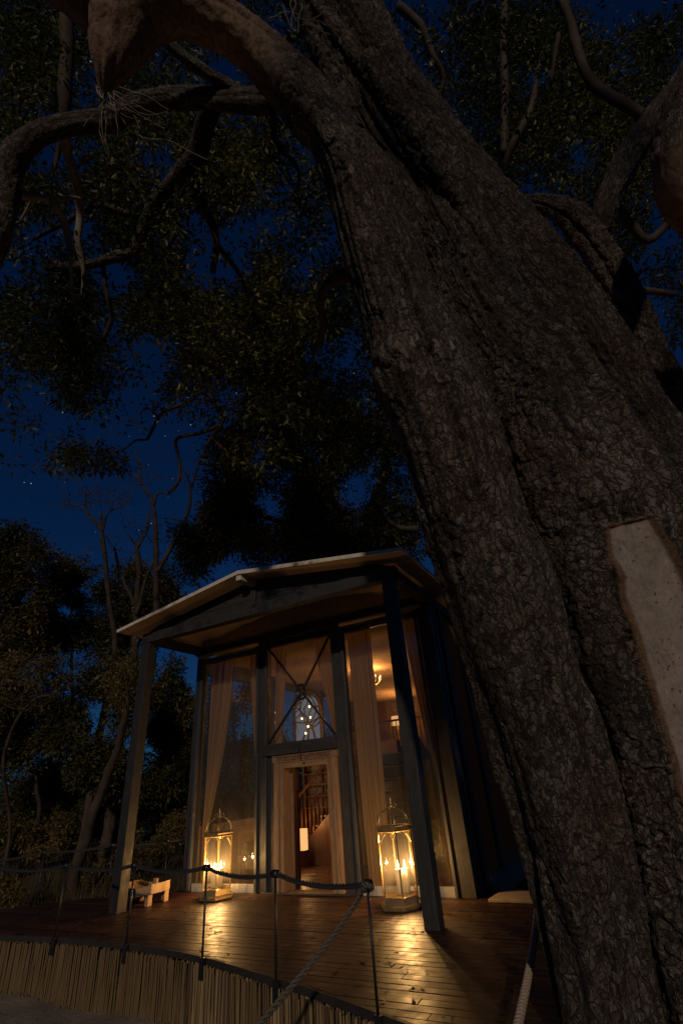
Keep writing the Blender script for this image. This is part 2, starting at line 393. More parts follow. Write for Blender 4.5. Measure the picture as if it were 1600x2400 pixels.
def branch_mat(name, a, b):
    m = NT(name); g = m.noise(6, 5, 0.65, stretch=(1, 1, 0.4)); f = m.noise(40, 4)
    col = m.mix(0.6, m.ramp(g, [(0.3, a), (0.7, b)]), m.ramp(f, [(0.3, [0.6]*3), (0.7, [1.4]*3)]), 'MULTIPLY')
    return m.principled(col, 0.85, m.bump(m.mix(0.5, g, f), 0.9, 0.012), Specular_IOR_Level=0.3)
M['branch'] = branch_mat('branch', (0.026, 0.019, 0.015), (0.075, 0.053, 0.041))
M['grey_branch'] = branch_mat('grey_branch', (0.13, 0.105, 0.085), (0.28, 0.24, 0.20))
def leaf(name, stops, trans=0.35, rough=0.5):
    m = NT(name); tn = m.attr('tint'); col = m.ramp(tn, stops)
    p = m.N('BsdfPrincipled', Roughness=rough); m.L(col, p.inputs['Base Color']); p.inputs['Specular IOR Level'].default_value = 0.35
    t = m.N('BsdfTranslucent'); m.L(col, t.inputs[0]); mx = m.N('MixShader'); mx.inputs[0].default_value = trans
    m.L(p.outputs[0], mx.inputs[1]); m.L(t.outputs[0], mx.inputs[2]); m.L(mx.outputs[0], m.out.inputs['Surface']); return m.m
M['leaf'] = leaf('leaf', [(0.0, (0.022, 0.027, 0.008)), (0.45, (0.042, 0.050, 0.013)), (0.75, (0.092, 0.098, 0.024)), (1.0, (0.25, 0.215, 0.055))])
M['leaf_far'] = leaf('leaf_far', [(0.0, (0.034, 0.042, 0.014)), (0.6, (0.085, 0.078, 0.026)), (1.0, (0.22, 0.15, 0.055))])
M['leaf_dry'] = leaf('leaf_dry', [(0.0, (0.06, 0.05, 0.018)), (0.5, (0.13, 0.095, 0.032)), (1.0, (0.24, 0.165, 0.06))])

# ------------------------------------------------------------------ ground
gx = np.sort(np.r_[np.linspace(-400, -20, 24), np.linspace(-18, 6, 160), np.linspace(8, 400, 24)])
gy = np.sort(np.r_[np.linspace(-400, -6, 24), np.linspace(-4, 16, 140), np.linspace(18, 500, 24)])
GXX, GYY = np.meshgrid(gx, gy); P3 = np.c_[GXX.ravel(), GYY.ravel(), np.zeros(GXX.size)]
GZZ = -0.62 + 0.035*fbm(P3*1.1, 3, 5) + 0.012*fbm(P3*5.0, 2, 9)
far = np.clip((np.hypot(P3[:, 0] + 4, P3[:, 1] - 6) - 12) / 40, 0, 1)
GZZ += far * 0.5 * vnoise(P3*0.06, 3)
nx, ny = len(gx), len(gy); ii = np.arange(nx*ny).reshape(ny, nx)
F = np.stack([ii[:-1, :-1], ii[:-1, 1:], ii[1:, 1:], ii[1:, :-1]], -1).reshape(-1, 4)
mesh_np('sand_ground', np.c_[P3[:, :2], GZZ], F, M['sand'], smooth=True, kind='structure', label='pale dry sand ground in front of the deck')

# ------------------------------------------------------------------ deck
FE = np.array([(-10.62, 5.95), (-10.5, 5.62), (-10.15, 5.33), (-9.4, 5.17), (-8.51, 5.18), (-7.41, 5.27), (-6.0, 5.26), (-4.7, 5.09), (-3.75, 4.83), (-3.0, 4.61), (-2.25, 4.34), (-1.5, 4.05), (-0.6, 3.65), (0.6, 3.1), (1.6, 2.6)])
BE = np.array([(-10.62, 5.95), (-10.38, 6.3), (-9.88, 6.92), (-9.08, 7.45), (-7.97, 7.93), (-7.6, 7.95), (-2.45, 7.95), (-2.4, 8.4), (1.6, 8.4)])
def sm_edge(A):
    B = spline(np.c_[A, np.zeros(len(A))], 240)[:, :2]; return B
FS = sm_edge(FE)
front = lambda x: np.interp(x, FS[:, 0], FS[:, 1]); back = lambda x: np.interp(x, BE[:, 0], BE[:, 1])
deck = empty('deck', (-5, 6, 0), 'dark glossy wooden plank deck with a curved front edge', None); deck['kind'] = 'structure'
PW, GAP = 0.112, 0.006
row = 0
y = 2.62
while y < 8.4:
    y0, y1 = y, y + PW - GAP; y += PW; row += 1
    xs = np.r_[np.arange(-10.62, 1.6, 0.04), 1.6]
    lo = np.maximum(y0, front(xs)); hi = np.minimum(y1, back(xs)); ok = hi - lo > 0.006
    joints = sorted([(-9.2 + 2.9*k + (row*1.37) % 2.9 + 0.15*math.sin(row*3.1)) for k in range(5)])
    runs = []; cur = []
    for k, xx in enumerate(xs):
        if ok[k] and not (cur and any(xs[cur[-1]] < j <= xx for j in joints)): cur.append(k)
        else:
            if len(cur) > 1: runs.append(cur)
            cur = [k] if ok[k] else []
    if len(cur) > 1: runs.append(cur)
    for rn in runs:
        xr = xs[rn].copy(); xr[0] += 0.0015; xr[-1] += 0.036
        keep = [0] + [k for k in range(1, len(rn)-1) if not (abs(lo[rn[k-1]]-lo[rn[k]]) < 1e-9 and abs(lo[rn[k+1]]-lo[rn[k]]) < 1e-9 and abs(hi[rn[k-1]]-hi[rn[k]]) < 1e-9 and abs(hi[rn[k+1]]-hi[rn[k]]) < 1e-9)] + [len(rn)-1]
        poly = [(xr[k], lo[rn[k]]) for k in keep] + [(xr[k], hi[rn[k]]) for k in reversed(keep)]
        dz = random.uniform(-0.0025, 0.0015)
        MB().prism(poly, -0.032 + dz, dz).build('plank', M['deck'], deck, bevel=0.003)
rim = MB(); e = FS[FS[:, 0] < 1.5]
rim.add([(p[0], p[1]-dy, z) for p in e for dy, z in ((-0.005, -0.058), (0.03, -0.058), (0.03, -0.002), (-0.005, -0.002))],
        [(i*4+j, i*4+(j+1) % 4, (i+1)*4+(j+1) % 4, (i+1)*4+j) for i in range(len(e)-1) for j in range(4)])
rim.build('edge_board', M['dark_timber'], deck)
sub = MB()
for k in range(26):
    xx = -10.0 + k*0.45; a, b = float(front(xx)) + 0.12, float(back(xx)) - 0.1
    if b - a > 0.3: sub.box(xx-0.025, xx+0.025, a, b, -0.18, -0.034)
sub.build('joist_frame', M['dark_timber'], deck)

# reed skirt under the deck edge
arc = np.r_[0, np.cumsum(np.linalg.norm(np.diff(FS, axis=0), axis=1))]
tang = np.gradient(FS, axis=0); tang /= np.linalg.norm(tang, axis=1)[:, None]
skirt = empty('reed_screen', (-5, 5.1, -0.62), 'bundled reed screen hanging below the curved deck edge', 'reed screen')
def reed_np(n=6):
    th = np.linspace(0, 2*np.pi, n, endpoint=False)
    V = [(math.cos(a), math.sin(a), z) for z in (0, 0.5, 1) for a in th]
    V = np.array(V); V[n:2*n, 0] += 0.25
    Fq = [(i*n+j, i*n+(j+1) % n, (i+1)*n+(j+1) % n, (i+1)*n+j) for i in range(2) for j in range(n)]
    return V, Fq
rv, rf = reed_np()
reeds = []
s = 0.0
while s < arc[-1]:
    p = np.array([np.interp(s, arc, FS[:, 0]), np.interp(s, arc, FS[:, 1])])
    t2 = np.array([np.interp(s, arc, tang[:, 0]), np.interp(s, arc, tang[:, 1])]); nrm = np.array([t2[1], -t2[0]])
    r = random.uniform(0.0058, 0.0105)
    q = p + nrm*(0.045 + random.uniform(0, 0.012))
    zb = -0.60 - 0.05*math.sin(s*1.7) + random.uniform(-0.03, 0.02)
    reeds.append((q[0], q[1], zb, r, -0.05 + random.uniform(-0.03, 0.0), random.gauss(0, 0.012), random.gauss(0, 0.006)))
    if random.random() < 0.45:
        q = p + nrm*(0.024 + random.uniform(0, 0.008)); reeds.append((q[0]+random.uniform(-.01, .01), q[1], zb, r, -0.06, random.gauss(0, 0.01), 0))
    s += r*2 + (random.uniform(0.0, 0.0025) if random.random() < 0.88 else random.uniform(0.004, 0.011))
EX = lambda q: math.hypot(q[0], q[1])
vis = [q for q in reeds if -9.6 < q[0] < -1.6]; rest = [q for q in reeds if not (-9.6 < q[0] < -1.6)]
vis.sort(key=EX)
def reed_v(q):
    V = rv * np.array([q[3], q[3], q[4]-q[2]]); V[:, 0] += rv[:, 2]*q[5]; V[:, 1] += rv[:, 2]*q[6]; return V + np.array(q[:3])
rme = bpy.data.meshes.new('reed'); rme.from_pydata(rv.tolist(), [], rf); rme.materials.append(M['reed']); rme.polygons.foreach_set('use_smooth', [True]*len(rf))
so_ = np.array(ORG[skirt.name])
for q in vis[:300]:
    o = bpy.data.objects.new('reed', rme); COL.objects.link(o); o.parent = skirt
    o.location = np.array(q[:3]) - so_; o.scale = (q[3], q[3], q[4]-q[2]); o.rotation_euler = (-q[6]*2, q[5]*2, random.uniform(0, 6.28))
b = MB()
for q in vis[300:] + rest: b.add(reed_v(q), rf)
b.build('reed_bundle', M['reed'], skirt, smooth=True, kind='stuff')

# ------------------------------------------------------------------ rope fence
def stanchion(x, y, nx_, ny_, label):
    e = empty('stanchion', (x, y, 0), label, 'fence post', 'rope fence posts on the deck edge')
    MB().tube([(x, y, -0.06), (x, y, 0.74)], 0.0115, 8).build('rod', M['iron'], e, smooth=True)
    a = math.atan2(ny_, nx_); Mt = Matrix.Translation((x, y, 0)) @ Matrix.Rotation(a, 4, 'Z')
    MB().box(-0.02, 0.018, -0.032, 0.032, -0.17, 0.004, Mt).build('bracket', M['iron'], e, bevel=0.003)
    MB().tube([(x - ny_*0.035, y + nx_*0.035, 0.765), (x + ny_*0.035, y - nx_*0.035, 0.765)], 0.034, 12).build('rope_ring', M['iron'], e, smooth=True)
    return (x, y, 0.765)
def normal_at(x):
    k = int(np.argmin(np.abs(FS[:, 0]-x))); return np.array([tang[k, 1], -tang[k, 0]])
names = ['thin black fence post at the far left of the front rope', 'thin black fence post in front of the left timber porch post',
         'thin black fence post in front of the left lantern', 'thin black fence post standing in front of the doorway', 'thin black corner fence post where the rope turns down']
tops = []
for px_, lb in zip([-7.36, -5.99, -4.6, -3.41, -2.2], names):
    n_ = normal_at(px_); c = np.array([px_, front(px_)]) + n_*0.062
    tops.append(stanchion(c[0], c[1], n_[0], n_[1], lb))
n_ = normal_at(-8.75); c = np.array([-8.75, front(-8.75)]) + n_*0.062
tops.insert(0, stanchion(c[0], c[1], n_[0], n_[1], 'thin black fence post just past the left picture edge'))
def make_rope(name, pts, mat, label, r=0.022, pitch=0.135, strands=3, step=0.011):
    L = np.linalg.norm(np.diff(np.array(pts), axis=0), axis=1).sum(); n = max(12, int(L/step)); C = spline(pts, n)
    T, N, B = frames(C); s_ = np.r_[0, np.cumsum(np.linalg.norm(np.diff(C, axis=0), axis=1))]
    root = empty(name, tuple(C[0]), label, 'rope')
    for k in range(strands):
        ph = 2*np.pi*(s_/pitch + k/strands)
        Q = C + 0.60*r*(np.cos(ph)[:, None]*N + np.sin(ph)[:, None]*B)
        MB().tube(Q, 0.43*r, 7).build('strand', M[mat], root, smooth=True)
    return root
def sag(a, b, d, n=7):
    a, b = np.array(a), np.array(b); t = np.linspace(0, 1, n)
    return [tuple(a + (b-a)*x - np.array([0, 0, 4*d*x*(1-x)])) for x in t]
path = sag((-10.3, 5.0, 0.76), tops[0], 0.06)
for a, b_ in zip(tops[:-1], tops[1:]): path += sag(a, b_, 0.05)[1:]
make_rope('fence_rope', path, 'rope_dark', 'dark twisted rope sagging between the front fence posts')
c5 = np.array(tops[-1])
knot = MB(); th = np.linspace(0, 2*np.pi*1.4, 60)
Q = np.c_[c5[0] + 0.034*np.cos(th), c5[1] + 0.034*np.sin(th), c5[2] - 0.02 + 0.03*np.sin(th*0.5)]
make_rope('corner_rope', [tuple(q) for q in Q[::4]] + [tuple(c5 + np.array([-0.02, -0.05, -0.03]))] + [tuple(at(*q)) for q in ((838, 2110, 3.62), (788, 2185, 3.42), (725, 2265, 3.25), (665, 2335, 3.1), (610, 2400, 2.95), (540, 2475, 2.75))],
          'rope_mid', 'thick twisted rope running from the corner post down to the lower left', r=0.021, pitch=0.13)
make_rope('handrail_rope', [tuple(at(*q)) for q in ((1300, 2060, 4.6), (1262, 2128, 4.35), (1256, 2170, 4.05), (1247, 2230, 3.65), (1235, 2300, 3.2), (1216, 2390, 2.75), (1195, 2480, 2.4))],
          'rope_tan', 'tan twisted rope slanting down beside the huge tree trunk', r=0.027, pitch=0.15)
bt = []
for (x, y), lb in zip([(-10.03, 6.62), (-9.2, 7.42), (-8.25, 7.86)], ['thin black fence post on the far left back edge of the deck', 'thin black fence post behind the left porch post', 'thin black fence post beside the pavilion corner']):
    MBt = stanchion(x, y, -0.6, 0.8, lb); bt.append(MBt)
path = sag((-10.7, 5.6, 0.76), bt[0], 0.04)
for a, b_ in zip(bt[:-1], bt[1:]): path += sag(a, b_, 0.03)[1:]
path += sag(bt[-1], (-7.8, 7.98, 0.78), 0.01)[1:]
make_rope('back_rope', path, 'rope_dark', 'dark rope along the back edge of the deck, left')

# ------------------------------------------------------------------ pavilion
FY, AY, XL, XR, YB = 7.90, 6.42, -7.72, -2.55, 15.3
pav = empty('pavilion', (-5.1, 8, 0), 'two-storey timber and glass pavilion with a pale pitched canvas roof', 'pavilion')
def tim(name, x0, x1, y0, y1, z0, z1, mat='timber_z', parent=None, bevel=0.006, **kw):
    return MB().box(x0, x1, y0, y1, z0, z1).build(name, M[mat], parent or pav, bevel=bevel, **kw)
# roof: two slopes with a thin fascia edge
EZ, RZ, RX, EL, ER, RF, RB = 4.345, 4.785, -5.12, -8.05, -2.12, 5.95, 15.9
for nm, xe in (('roof_slope', EL), ('roof_slope', ER)):
    n = 24; V = []; Fq = []
    ys = np.linspace(RF, RB, 30)
    for yy in ys:
        for k in range(n+1):
            t = k/n; sagz = -0.012*math.sin(math.pi*t)*(1 if yy > RF+.01 else 0.4)
            V.append((RX + (xe-RX)*t, yy, RZ + (EZ-RZ)*t + sagz))
    V2 = [(x, y_, z-0.012) for x, y_, z in V]; nv = len(V)
    for i in range(len(ys)-1):
        for k in range(n):
            a = i*(n+1)+k; Fq.append((a, a+1, a+n+2, a+n+1)); Fq.append((nv+a, nv+a+n+1, nv+a+n+2, nv+a+1))
    rf_ = MB().add(V+V2, Fq).build(nm, M['roof_canvas'], pav, smooth=True)
    fs = MB()
    fs.add([(RX, RF-0.012, RZ+0.008), (xe, RF-0.012, EZ+0.008), (xe, RF+0.02, EZ+0.008), (RX, RF+0.02, RZ+0.008),
            (RX, RF-0.012, RZ-0.062), (xe, RF-0.012, EZ-0.05), (xe, RF+0.02, EZ-0.05), (RX, RF+0.02, RZ-0.062)],
           [(0, 1, 2, 3), (7, 6, 5, 4), (0, 4, 5, 1), (1, 5, 6, 2), (2, 6, 7, 3), (3, 7, 4, 0)])
    sx_ = 1 if xe > RX else -1
    x_a, x_b = sorted((xe, xe + sx_*0.016))
    fs.box(x_a, x_b, RF-0.012, RB, EZ-0.045, EZ+0.012)
    fs.build('fascia', M['fascia'], rf_, bevel=0.003)
tim('ridge_beam', RX-0.055, RX+0.055, RF+0.02, RF+0.6, RZ-0.16, RZ-0.035, 'fascia')
tim('ridge_beam', RX-0.05, RX+0.05, AY+0.1, YB, RZ-0.15, RZ-0.04, 'canvas')
# porch frame
for x0, x1 in ((-7.79, -7.60), (-2.65, -2.47)):
    tim('porch_post', x0, x1, AY-0.075, AY+0.105, 0.0, 4.10, label='square dark timber post at the porch corner')
tim('tie_beam', -7.80, -2.41, AY-0.085, AY+0.085, 4.10, 4.285, 'timber_x')
for sgn, xe in ((-1, -7.78), (1, -2.43)):
    zt = lambda x: RZ + (EZ-RZ)*(x-RX)/((EL if sgn < 0 else ER)-RX) - 0.03
    x_in = RX + sgn*0.065
    zs = [4.288, 4.40, 4.515, 5.0]
    for za, zb in zip(zs[:-1], zs[1:]):
        xa = xe if zt(xe) >= za else RX + (xe-RX)*((za+0.03-RZ)/(zt(xe)+0.03-RZ))
        xb = xe if zt(xe) >= zb else RX + (xe-RX)*((min(zb, zt(x_in))+0.03-RZ)/(zt(xe)+0.03-RZ))
        top = min(zb-0.004, zt(x_in)); V = [(x_in, za), (xa, za), (xb, min(top, zt(xb))), (x_in, top)]
        if top - za > 0.01: MB().prism(V, AY-0.03, AY+0.03, axis=1).build('gable_board', M['timber_x'], pav, bevel=0.004)
tim('king_post', RX-0.055, RX+0.055, AY-0.06, AY+0.06, 4.287, RZ-0.165)
for x in (-7.70, -2.50):
    tim('side_beam', x-0.08, x+0.08, AY+0.12, FY-0.07, 4.105, 4.26, 'dark_timber')
for bx_, bz_ in ((-7.73, 4.15), (-7.66, 4.23), (-2.60, 4.15), (-2.52, 4.23), (-5.14, 4.16), (-5.10, 4.24)):
    MB().tube([(bx_, AY-0.094, bz_), (bx_, AY-0.084, bz_)], 0.011, 8).build('bolt', M['iron'], pav)
for bx_, bz_ in ((-5.90, 2.13), (-5.85, 2.04), (-4.56, 2.12), (-4.51, 2.03)):
    MB().tube([(bx_, FY-0.099, bz_), (bx_, FY-0.089, bz_)], 0.010, 8).build('bolt', M['iron'], pav)
tim('wire_band', -2.655, -2.465, AY-0.08, AY+0.11, 2.868, 2.878, 'iron', bevel=0)
# front wall frame
for x0, x1 in ((-7.80, -7.64), (-6.12, -5.96), (-4.46, -4.24), (-2.70, -2.47)):
    tim('wall_post', x0, x1, FY-0.05, FY+0.13, 0.0, 4.09)
for x0, x1 in ((-7.66, -7.60), (-6.17, -6.125), (-5.955, -5.92), (-4.235, -4.19), (-2.755, -2.71)):
    tim('cover_strip', x0, x1, FY-0.085, FY-0.03, 0.02, 4.02, 'trim', bevel=0.004)
tim('head_beam', -7.85, -2.43, FY-0.07, FY+0.13, 4.10, 4.25, 'dark_timber')
V = [(-7.8, 4.26), (-2.45, 4.26), (-2.45, 4.36), (RX, RZ-0.03), (-7.8, 4.36)]
MB().prism(V, FY+0.02, FY+0.05, axis=1).build('gable_infill', M['canvas'], pav)
for x0, x1 in ((-7.72, -6.14), (-4.22, -2.60)):
    MB().tube([(x0, FY-0.10, 4.055), (x1, FY-0.10, 4.055)], 0.038, 14).build('rolled_blind', M['canvas'], pav, smooth=True)
    tim('window_head', x0+0.05, x1-0.05, FY-0.045, FY+0.06, 3.90, 4.00, 'trim')
tim('window_head', -5.95, -4.47, FY-0.04, FY+0.06, 3.94, 4.05, 'dark_timber')
tim('transom', -5.955, -4.465, FY-0.09, FY+0.11, 1.985, 2.175, 'timber_x')
tim('transom_block', -5.965, -5.20, FY-0.135, FY-0.092, 1.99, 2.075, 'timber_x')
tim('door_board', -5.955, -5.742, FY-0.045, FY+0.10, 0.0, 1.98)
# brace with ring in the upper middle window
bx0, bx1, bz0, bz1 = -5.90, -4.48, 2.20, 3.92; bc = (-5.14, 2.99)
for (xa, za) in ((bx0, bz1), (bx1, bz1), (bx0, bz0), (bx1, bz0)):
    dx, dz = xa-bc[0], za-bc[1]; l = math.hypot(dx, dz)
    MB().beam((bc[0]+dx/l*0.04, FY-0.03, bc[1]+dz/l*0.04), (xa, FY-0.03, za), 0.03, 0.042, up=(0, 1, 0)).build('brace_bar', M['iron'], pav, bevel=0.003)
th = np.linspace(0, 2*np.pi, 40)
MB().tube(np.c_[bc[0]+0.11*np.cos(th), np.full(40, FY-0.055), bc[1]+0.125*np.sin(th)], 0.021, 8).build('brace_ring', M['iron'], pav, smooth=True)
# glass
for x0, x1, z0, z1 in ((-7.60, -6.17, 0.11, 3.90), (-5.92, -4.48, 2.18, 3.94), (-4.19, -2.755, 0.11, 3.90)):
    tim('window_pane', x0, x1, FY+0.02, FY+0.026, z0, z1, 'glass', bevel=0)
for x0, x1 in ((-7.60, -6.17), (-4.19, -2.755)):
    tim('base_trim', x0, x1, FY-0.02, FY+0.05, 0.0, 0.115, 'pale_trim', bevel=0.004)
tim('sill', -6.0, -4.40, FY-0.13, FY-0.002, 0.003, 0.028, 'dark_timber')
# door frame of old carved wood
df = MB().box(-5.737, -5.64, FY-0.11, FY+0.12, 0.03, 1.86).build('door_frame', M['old_wood'], pav, bevel=0.006, label='weathered pale carved timber door frame')
for x0, x1, dy in ((-5.638, -5.545, 0.0), (-4.655, -4.56, 0.0), (-4.558, -4.462, 0.012)):
    MB().box(x0, x1, FY-0.10-dy, FY+0.12, 0.03, 1.862 if abs(x0+4.56) > .05 else 1.862).build('jamb', M['old_wood'], df, bevel=0.006)
MB().box(-5.56, -4.64, FY-0.108, FY+0.12, 1.768, 1.856).build('lintel', M['old_wood_x'], df, bevel=0.005)
MB().box(-5.76, -4.44, FY-0.125, FY+0.12, 1.863, 1.968).build('lintel', M['old_wood_x'], df, bevel=0.005)
MB().box(-5.545, -4.655, FY-0.10, FY+0.14, 0.005, 0.03).build('threshold', M['old_wood_x'], df, bevel=0.004)
dent = MB()
for rw, zc in enumerate((1.885, 1.915, 1.942)):
    xx = -5.66
    while xx < -4.55:
        w = random.uniform(0.008, 0.022)
        if not (-5.16 < xx < -5.1) and random.random() < 0.85: dent.box(xx, xx+w, FY-0.133, FY-0.1255, zc-0.006, zc+0.008)
        xx += w + 0.012
dent.box(-5.150, -5.115, FY-0.15, FY-0.1255, 1.868, 1.962)
dent.build('carving', M['stair_wood'], df, kind='stuff')
MB().tube([(-5.09, FY-0.135, 1.812), (-5.09, FY-0.10, 1.812)], 0.017, 10).build('lintel_knob', M['iron'], df, smooth=True)
# open door leaf, swung inwards on the left jamb
leafm = Matrix.Translation((-5.53, FY+0.13, 0)) @ Matrix.Rotation(R_(117), 4, 'Z')
dl = MB().box(0.0, 0.80, -0.02, 0.02, 0.03, 1.76, leafm).build('door_leaf', M['door_wood'], pav, bevel=0.004)
for k, (a, b_) in enumerate(((0.0, 0.09), (0.70, 0.80))): MB().box(a, b_, -0.034, -0.0205, 0.04, 1.75, leafm).build('stile', M['door_wood'], dl, bevel=0.003)
MB().box(0.715, 0.78, -0.05, -0.0345, 1.05, 1.14, leafm).build('latch', M['iron'], dl, bevel=0.003)
# shell: floor, ceiling, side and back walls
flr = tim('floor', -7.75, -2.5, FY+0.145, YB, -0.16, -0.005, 'floor', bevel=0)
yy = FY+0.15
while yy < 11.6:
    MB().box(-7.74, -2.51, yy, yy+0.134, -0.004, 0.006).build('floor_board', M['floor'], flr, bevel=0.002); yy += 0.138
n = 26; V = []; Fq = []
for j in range(n+1):
    yy = FY+0.14 + (YB-FY-0.2)*j/n
    for k in range(17):
        xx = -7.7 + 5.15*k/16
        V.append((xx, yy, 4.08 - 0.40*(j/n)**1.3 - 0.05*math.sin(math.pi*k/16) - 0.05*abs(math.sin(j*math.pi/4.3))))
for j in range(n):
    for k in range(16):
        a = j*17+k; Fq.append((a, a+1, a+18, a+17))
MB().add(V, Fq).build('ceiling', M['ceiling'], pav, smooth=True)
tim('back_wall', -7.75, -2.5, YB, YB+0.1, 0, 4.2, 'wall_dark', bevel=0)
for yy in (8.35, 10.4, 12.8, 15.1):
    tim('side_post', -7.80, -7.66, yy-0.07, yy+0.07, 0, 4.08, 'dark_timber')
tim('side_head', -7.79, -7.67, FY+0.14, YB, 3.72, 4.09, 'dark_timber')
for a, b_ in ((8.43, 10.32), (10.48, 12.72), (12.88, 15.02)): tim('window_pane', -7.73, -7.724, a, b_, 0.95, 3.72, 'glass', bevel=0)
tim('side_wall', -7.76, -7.69, FY+0.14, YB, 0.0, 0.95, 'wall_dark', bevel=0)
# right side wall, seen edge-on from outside
for y0, y1 in ((8.10, 8.22), (8.42, 8.60), (9.45, 9.6), (11.2, 11.35), (13.2, 13.35)):
    tim('side_post', -2.58, -2.47, y0, y1, -0.1, 4.09, 'timber_z')
for y0, y1 in ((8.61, 9.44), (9.61, 11.19), (11.36, 13.19), (13.36, 15.3)):
    tim('canvas_panel', -2.545, -2.52, y0, y1, -0.05, 4.09, 'wall_canvas', bevel=0)
tim('canvas_panel', -2.56, -2.545, 8.23, 8.41, 0.0, 4.09, 'wall_canvas', bevel=0)
tim('side_head', -2.60, -2.44, 8.03, YB, 4.10, 4.26, 'dark_timber')
MB().add([(-2.515, 8.62, 0.10), (-2.515, 14, 0.10), (-2.30, 14, -0.07), (-2.30, 8.62, -0.07), (-2.515, 8.62, 0.06), (-2.515, 14, 0.06), (-2.30, 14, -0.12), (-2.30, 8.62, -0.12)],
         [(0, 1, 2, 3), (4, 7, 6, 5), (0, 3, 7, 4), (3, 2, 6, 7), (2, 1, 5, 6), (1, 0, 4, 5)]).build('drip_board', M['old_wood_x'], pav)
# upstairs balcony
BYY, BZ = 13.3, 1.93
bal = tim('balcony', -7.6, -2.6, BYY, YB-0.02, BZ-0.18, BZ, 'dark_timber', label='upper gallery with turned wooden balusters')
k = 0
for x in np.arange(-7.5, -2.65, 0.115):
    MB().lathe([(0.011, 0), (0.016, 0.1), (0.011, 0.3), (0.017, 0.5), (0.011, 0.7), (0.013, 0.9)], 6, (x, BYY+0.06, BZ)).build('baluster', M['stair_wood'], bal, smooth=True); k += 1
MB().box(-7.6, -2.6, BYY+0.03, BYY+0.09, BZ+0.90, BZ+0.95).build('rail', M['stair_wood'], bal, bevel=0.006)
for x in (-6.6, -5.9, -4.6, -3.4):
    MB().lathe([(0.09, 0), (0.09, 0.08), (0.06, 0.12), (0.055, 1.5), (0.08, 1.58), (0.085, 1.745)], 14, (x, BYY+0.12, 0.006)).build('column', M['old_wood'], pav, smooth=True)
tim('alcove_panel', -7.0, -2.7, 14.6, 14.66, 0.006, 1.74, 'wall_dark', bevel=0)
for x in (-6.9, -6.2, -5.0, -4.0, -3.2): tim('wall_pilaster', x-0.12, x+0.12, 15.2, 15.298, 1.94, 3.6, 'stair_wood')
# staircase against a panelled wall
SY0, SY1 = 10.5, 11.35
sx0, sx1, sz1 = -7.35, -5.02, 1.93
sl_ = sz1/(sx1-sx0)
st = MB().prism([(sx0, 0.006), (sx1, 0.006), (sx1, sz1-0.02), (sx0, 0.03)], SY0, SY0+0.04, axis=1).build('staircase', M['stair_wood'], pav, label='dark wooden staircase rising to the right')
for k in range(11):
    x0 = sx0 + (sx1-sx0)*k/11; z = sz1*(k+1)/11
    MB().box(x0, x0+0.235, SY0+0.042, SY1, z-0.035, z).build('tread', M['stair_wood'], st, bevel=0.004)
    MB().box(x0, x0+0.02, SY0+0.042, SY1, z-sz1/11+0.001, z-0.036).build('riser', M['old_wood_x'], st)
    for f_ in (0.25, 0.75):
        xb = x0 + 0.212*f_; zb = sl_*(xb-sx0)
        MB().tube([(xb, SY0+0.02, zb), (xb, SY0+0.02, zb+0.40), (xb, SY0+0.02, zb+0.98)], [0.013, 0.017, 0.012], 6).build('baluster', M['stair_wood'], st, smooth=True)
MB().beam((sx0-0.05, SY0+0.02, 0.98), (sx1, SY0+0.02, sz1+0.98), 0.055, 0.06).build('handrail', M['stair_wood'], st, bevel=0.01)
for k in range(8):
    x = sx0 + 0.12 + k*0.29; MB().box(x, x+0.012, SY0-0.006, SY0-0.001, 0.02, max(0.05, sl_*(x-sx0)-0.05)).build('panel_batten', M['stair_wood'], st)
tim('landing', -5.02, -4.1, 10.5, BYY-0.002, BZ-0.15, BZ, 'dark_timber')
tim('panel_wall', -7.6, -4.2, 11.55, 11.6, 0.006, 2.249, 'wall_dark', bevel=0)
for k in range(8): tim('wall_shelf', -7.5, -4.3, 11.42, 11.548, 0.25+0.24*k, 0.275+0.24*k, 'old_wood_x', bevel=0.003)
for k in range(7): tim('wall_divider', -7.5+0.52*k, -7.47+0.52*k, 11.43, 11.547, 0.02, 2.24, 'stair_wood', bevel=0.003)

# ------------------------------------------------------------------ curtains
def curtain(name, xt0, xt1, xb0, xb1, z0, z1, label, y=FY+0.17, folds=9, tie=None):
    nz, nx_ = 40, folds*8; V = []; Fq = []
    for j in range(nz+1):
        t = j/nz; z = z1 + (z0-z1)*t
        w = t*t*(3-2*t)
        if tie is not None:
            tz, ta, tb = tie; q = (z1-z)/(z1-tz)
            if q < 1: a = xt0+(ta-xt0)*q**1.6; b_ = xt1+(tb-xt1)*q**1.6
            else:
                q2 = (tz-z)/(tz-z0); a = ta+(xb0-ta)*q2**0.7; b_ = tb+(xb1-tb)*q2**0.7
        else: a = xt0+(xb0-xt0)*w; b_ = xt1+(xb1-xt1)*w
        for k in range(nx_+1):
            u = k/nx_; ph = 2*math.pi*folds*(u + 0.045*math.sin(9.1*u+xt0*7) + 0.03*math.sin(17*u+xt1*5+t))
            amp = 0.034*(0.55+0.45*math.sin(u*23+xt0*3+1.3*t*3))*(0.7+0.3*math.sin(u*51+t*2))
            V.append((a+(b_-a)*(u+0.012*math.sin(ph*0.5+t*4)), y+amp*math.sin(ph+0.8*math.sin(3*t+u*5)), z))
    for j in range(nz):
        for k in range(nx_):
            q = j*(nx_+1)+k; Fq.append((q, q+1, q+nx_+2, q+nx_+1))
    return MB().add(V, Fq).build(name, M['curtain'], None, smooth=True, label=label, category='curtain', group='curtains inside the glass front')
curtain('curtain', -7.56, -6.95, -7.56, -7.40, 0.03, 3.92, 'tan curtain at the far left, swept back towards the left wall post', tie=(0.95, -7.58, -7.46))
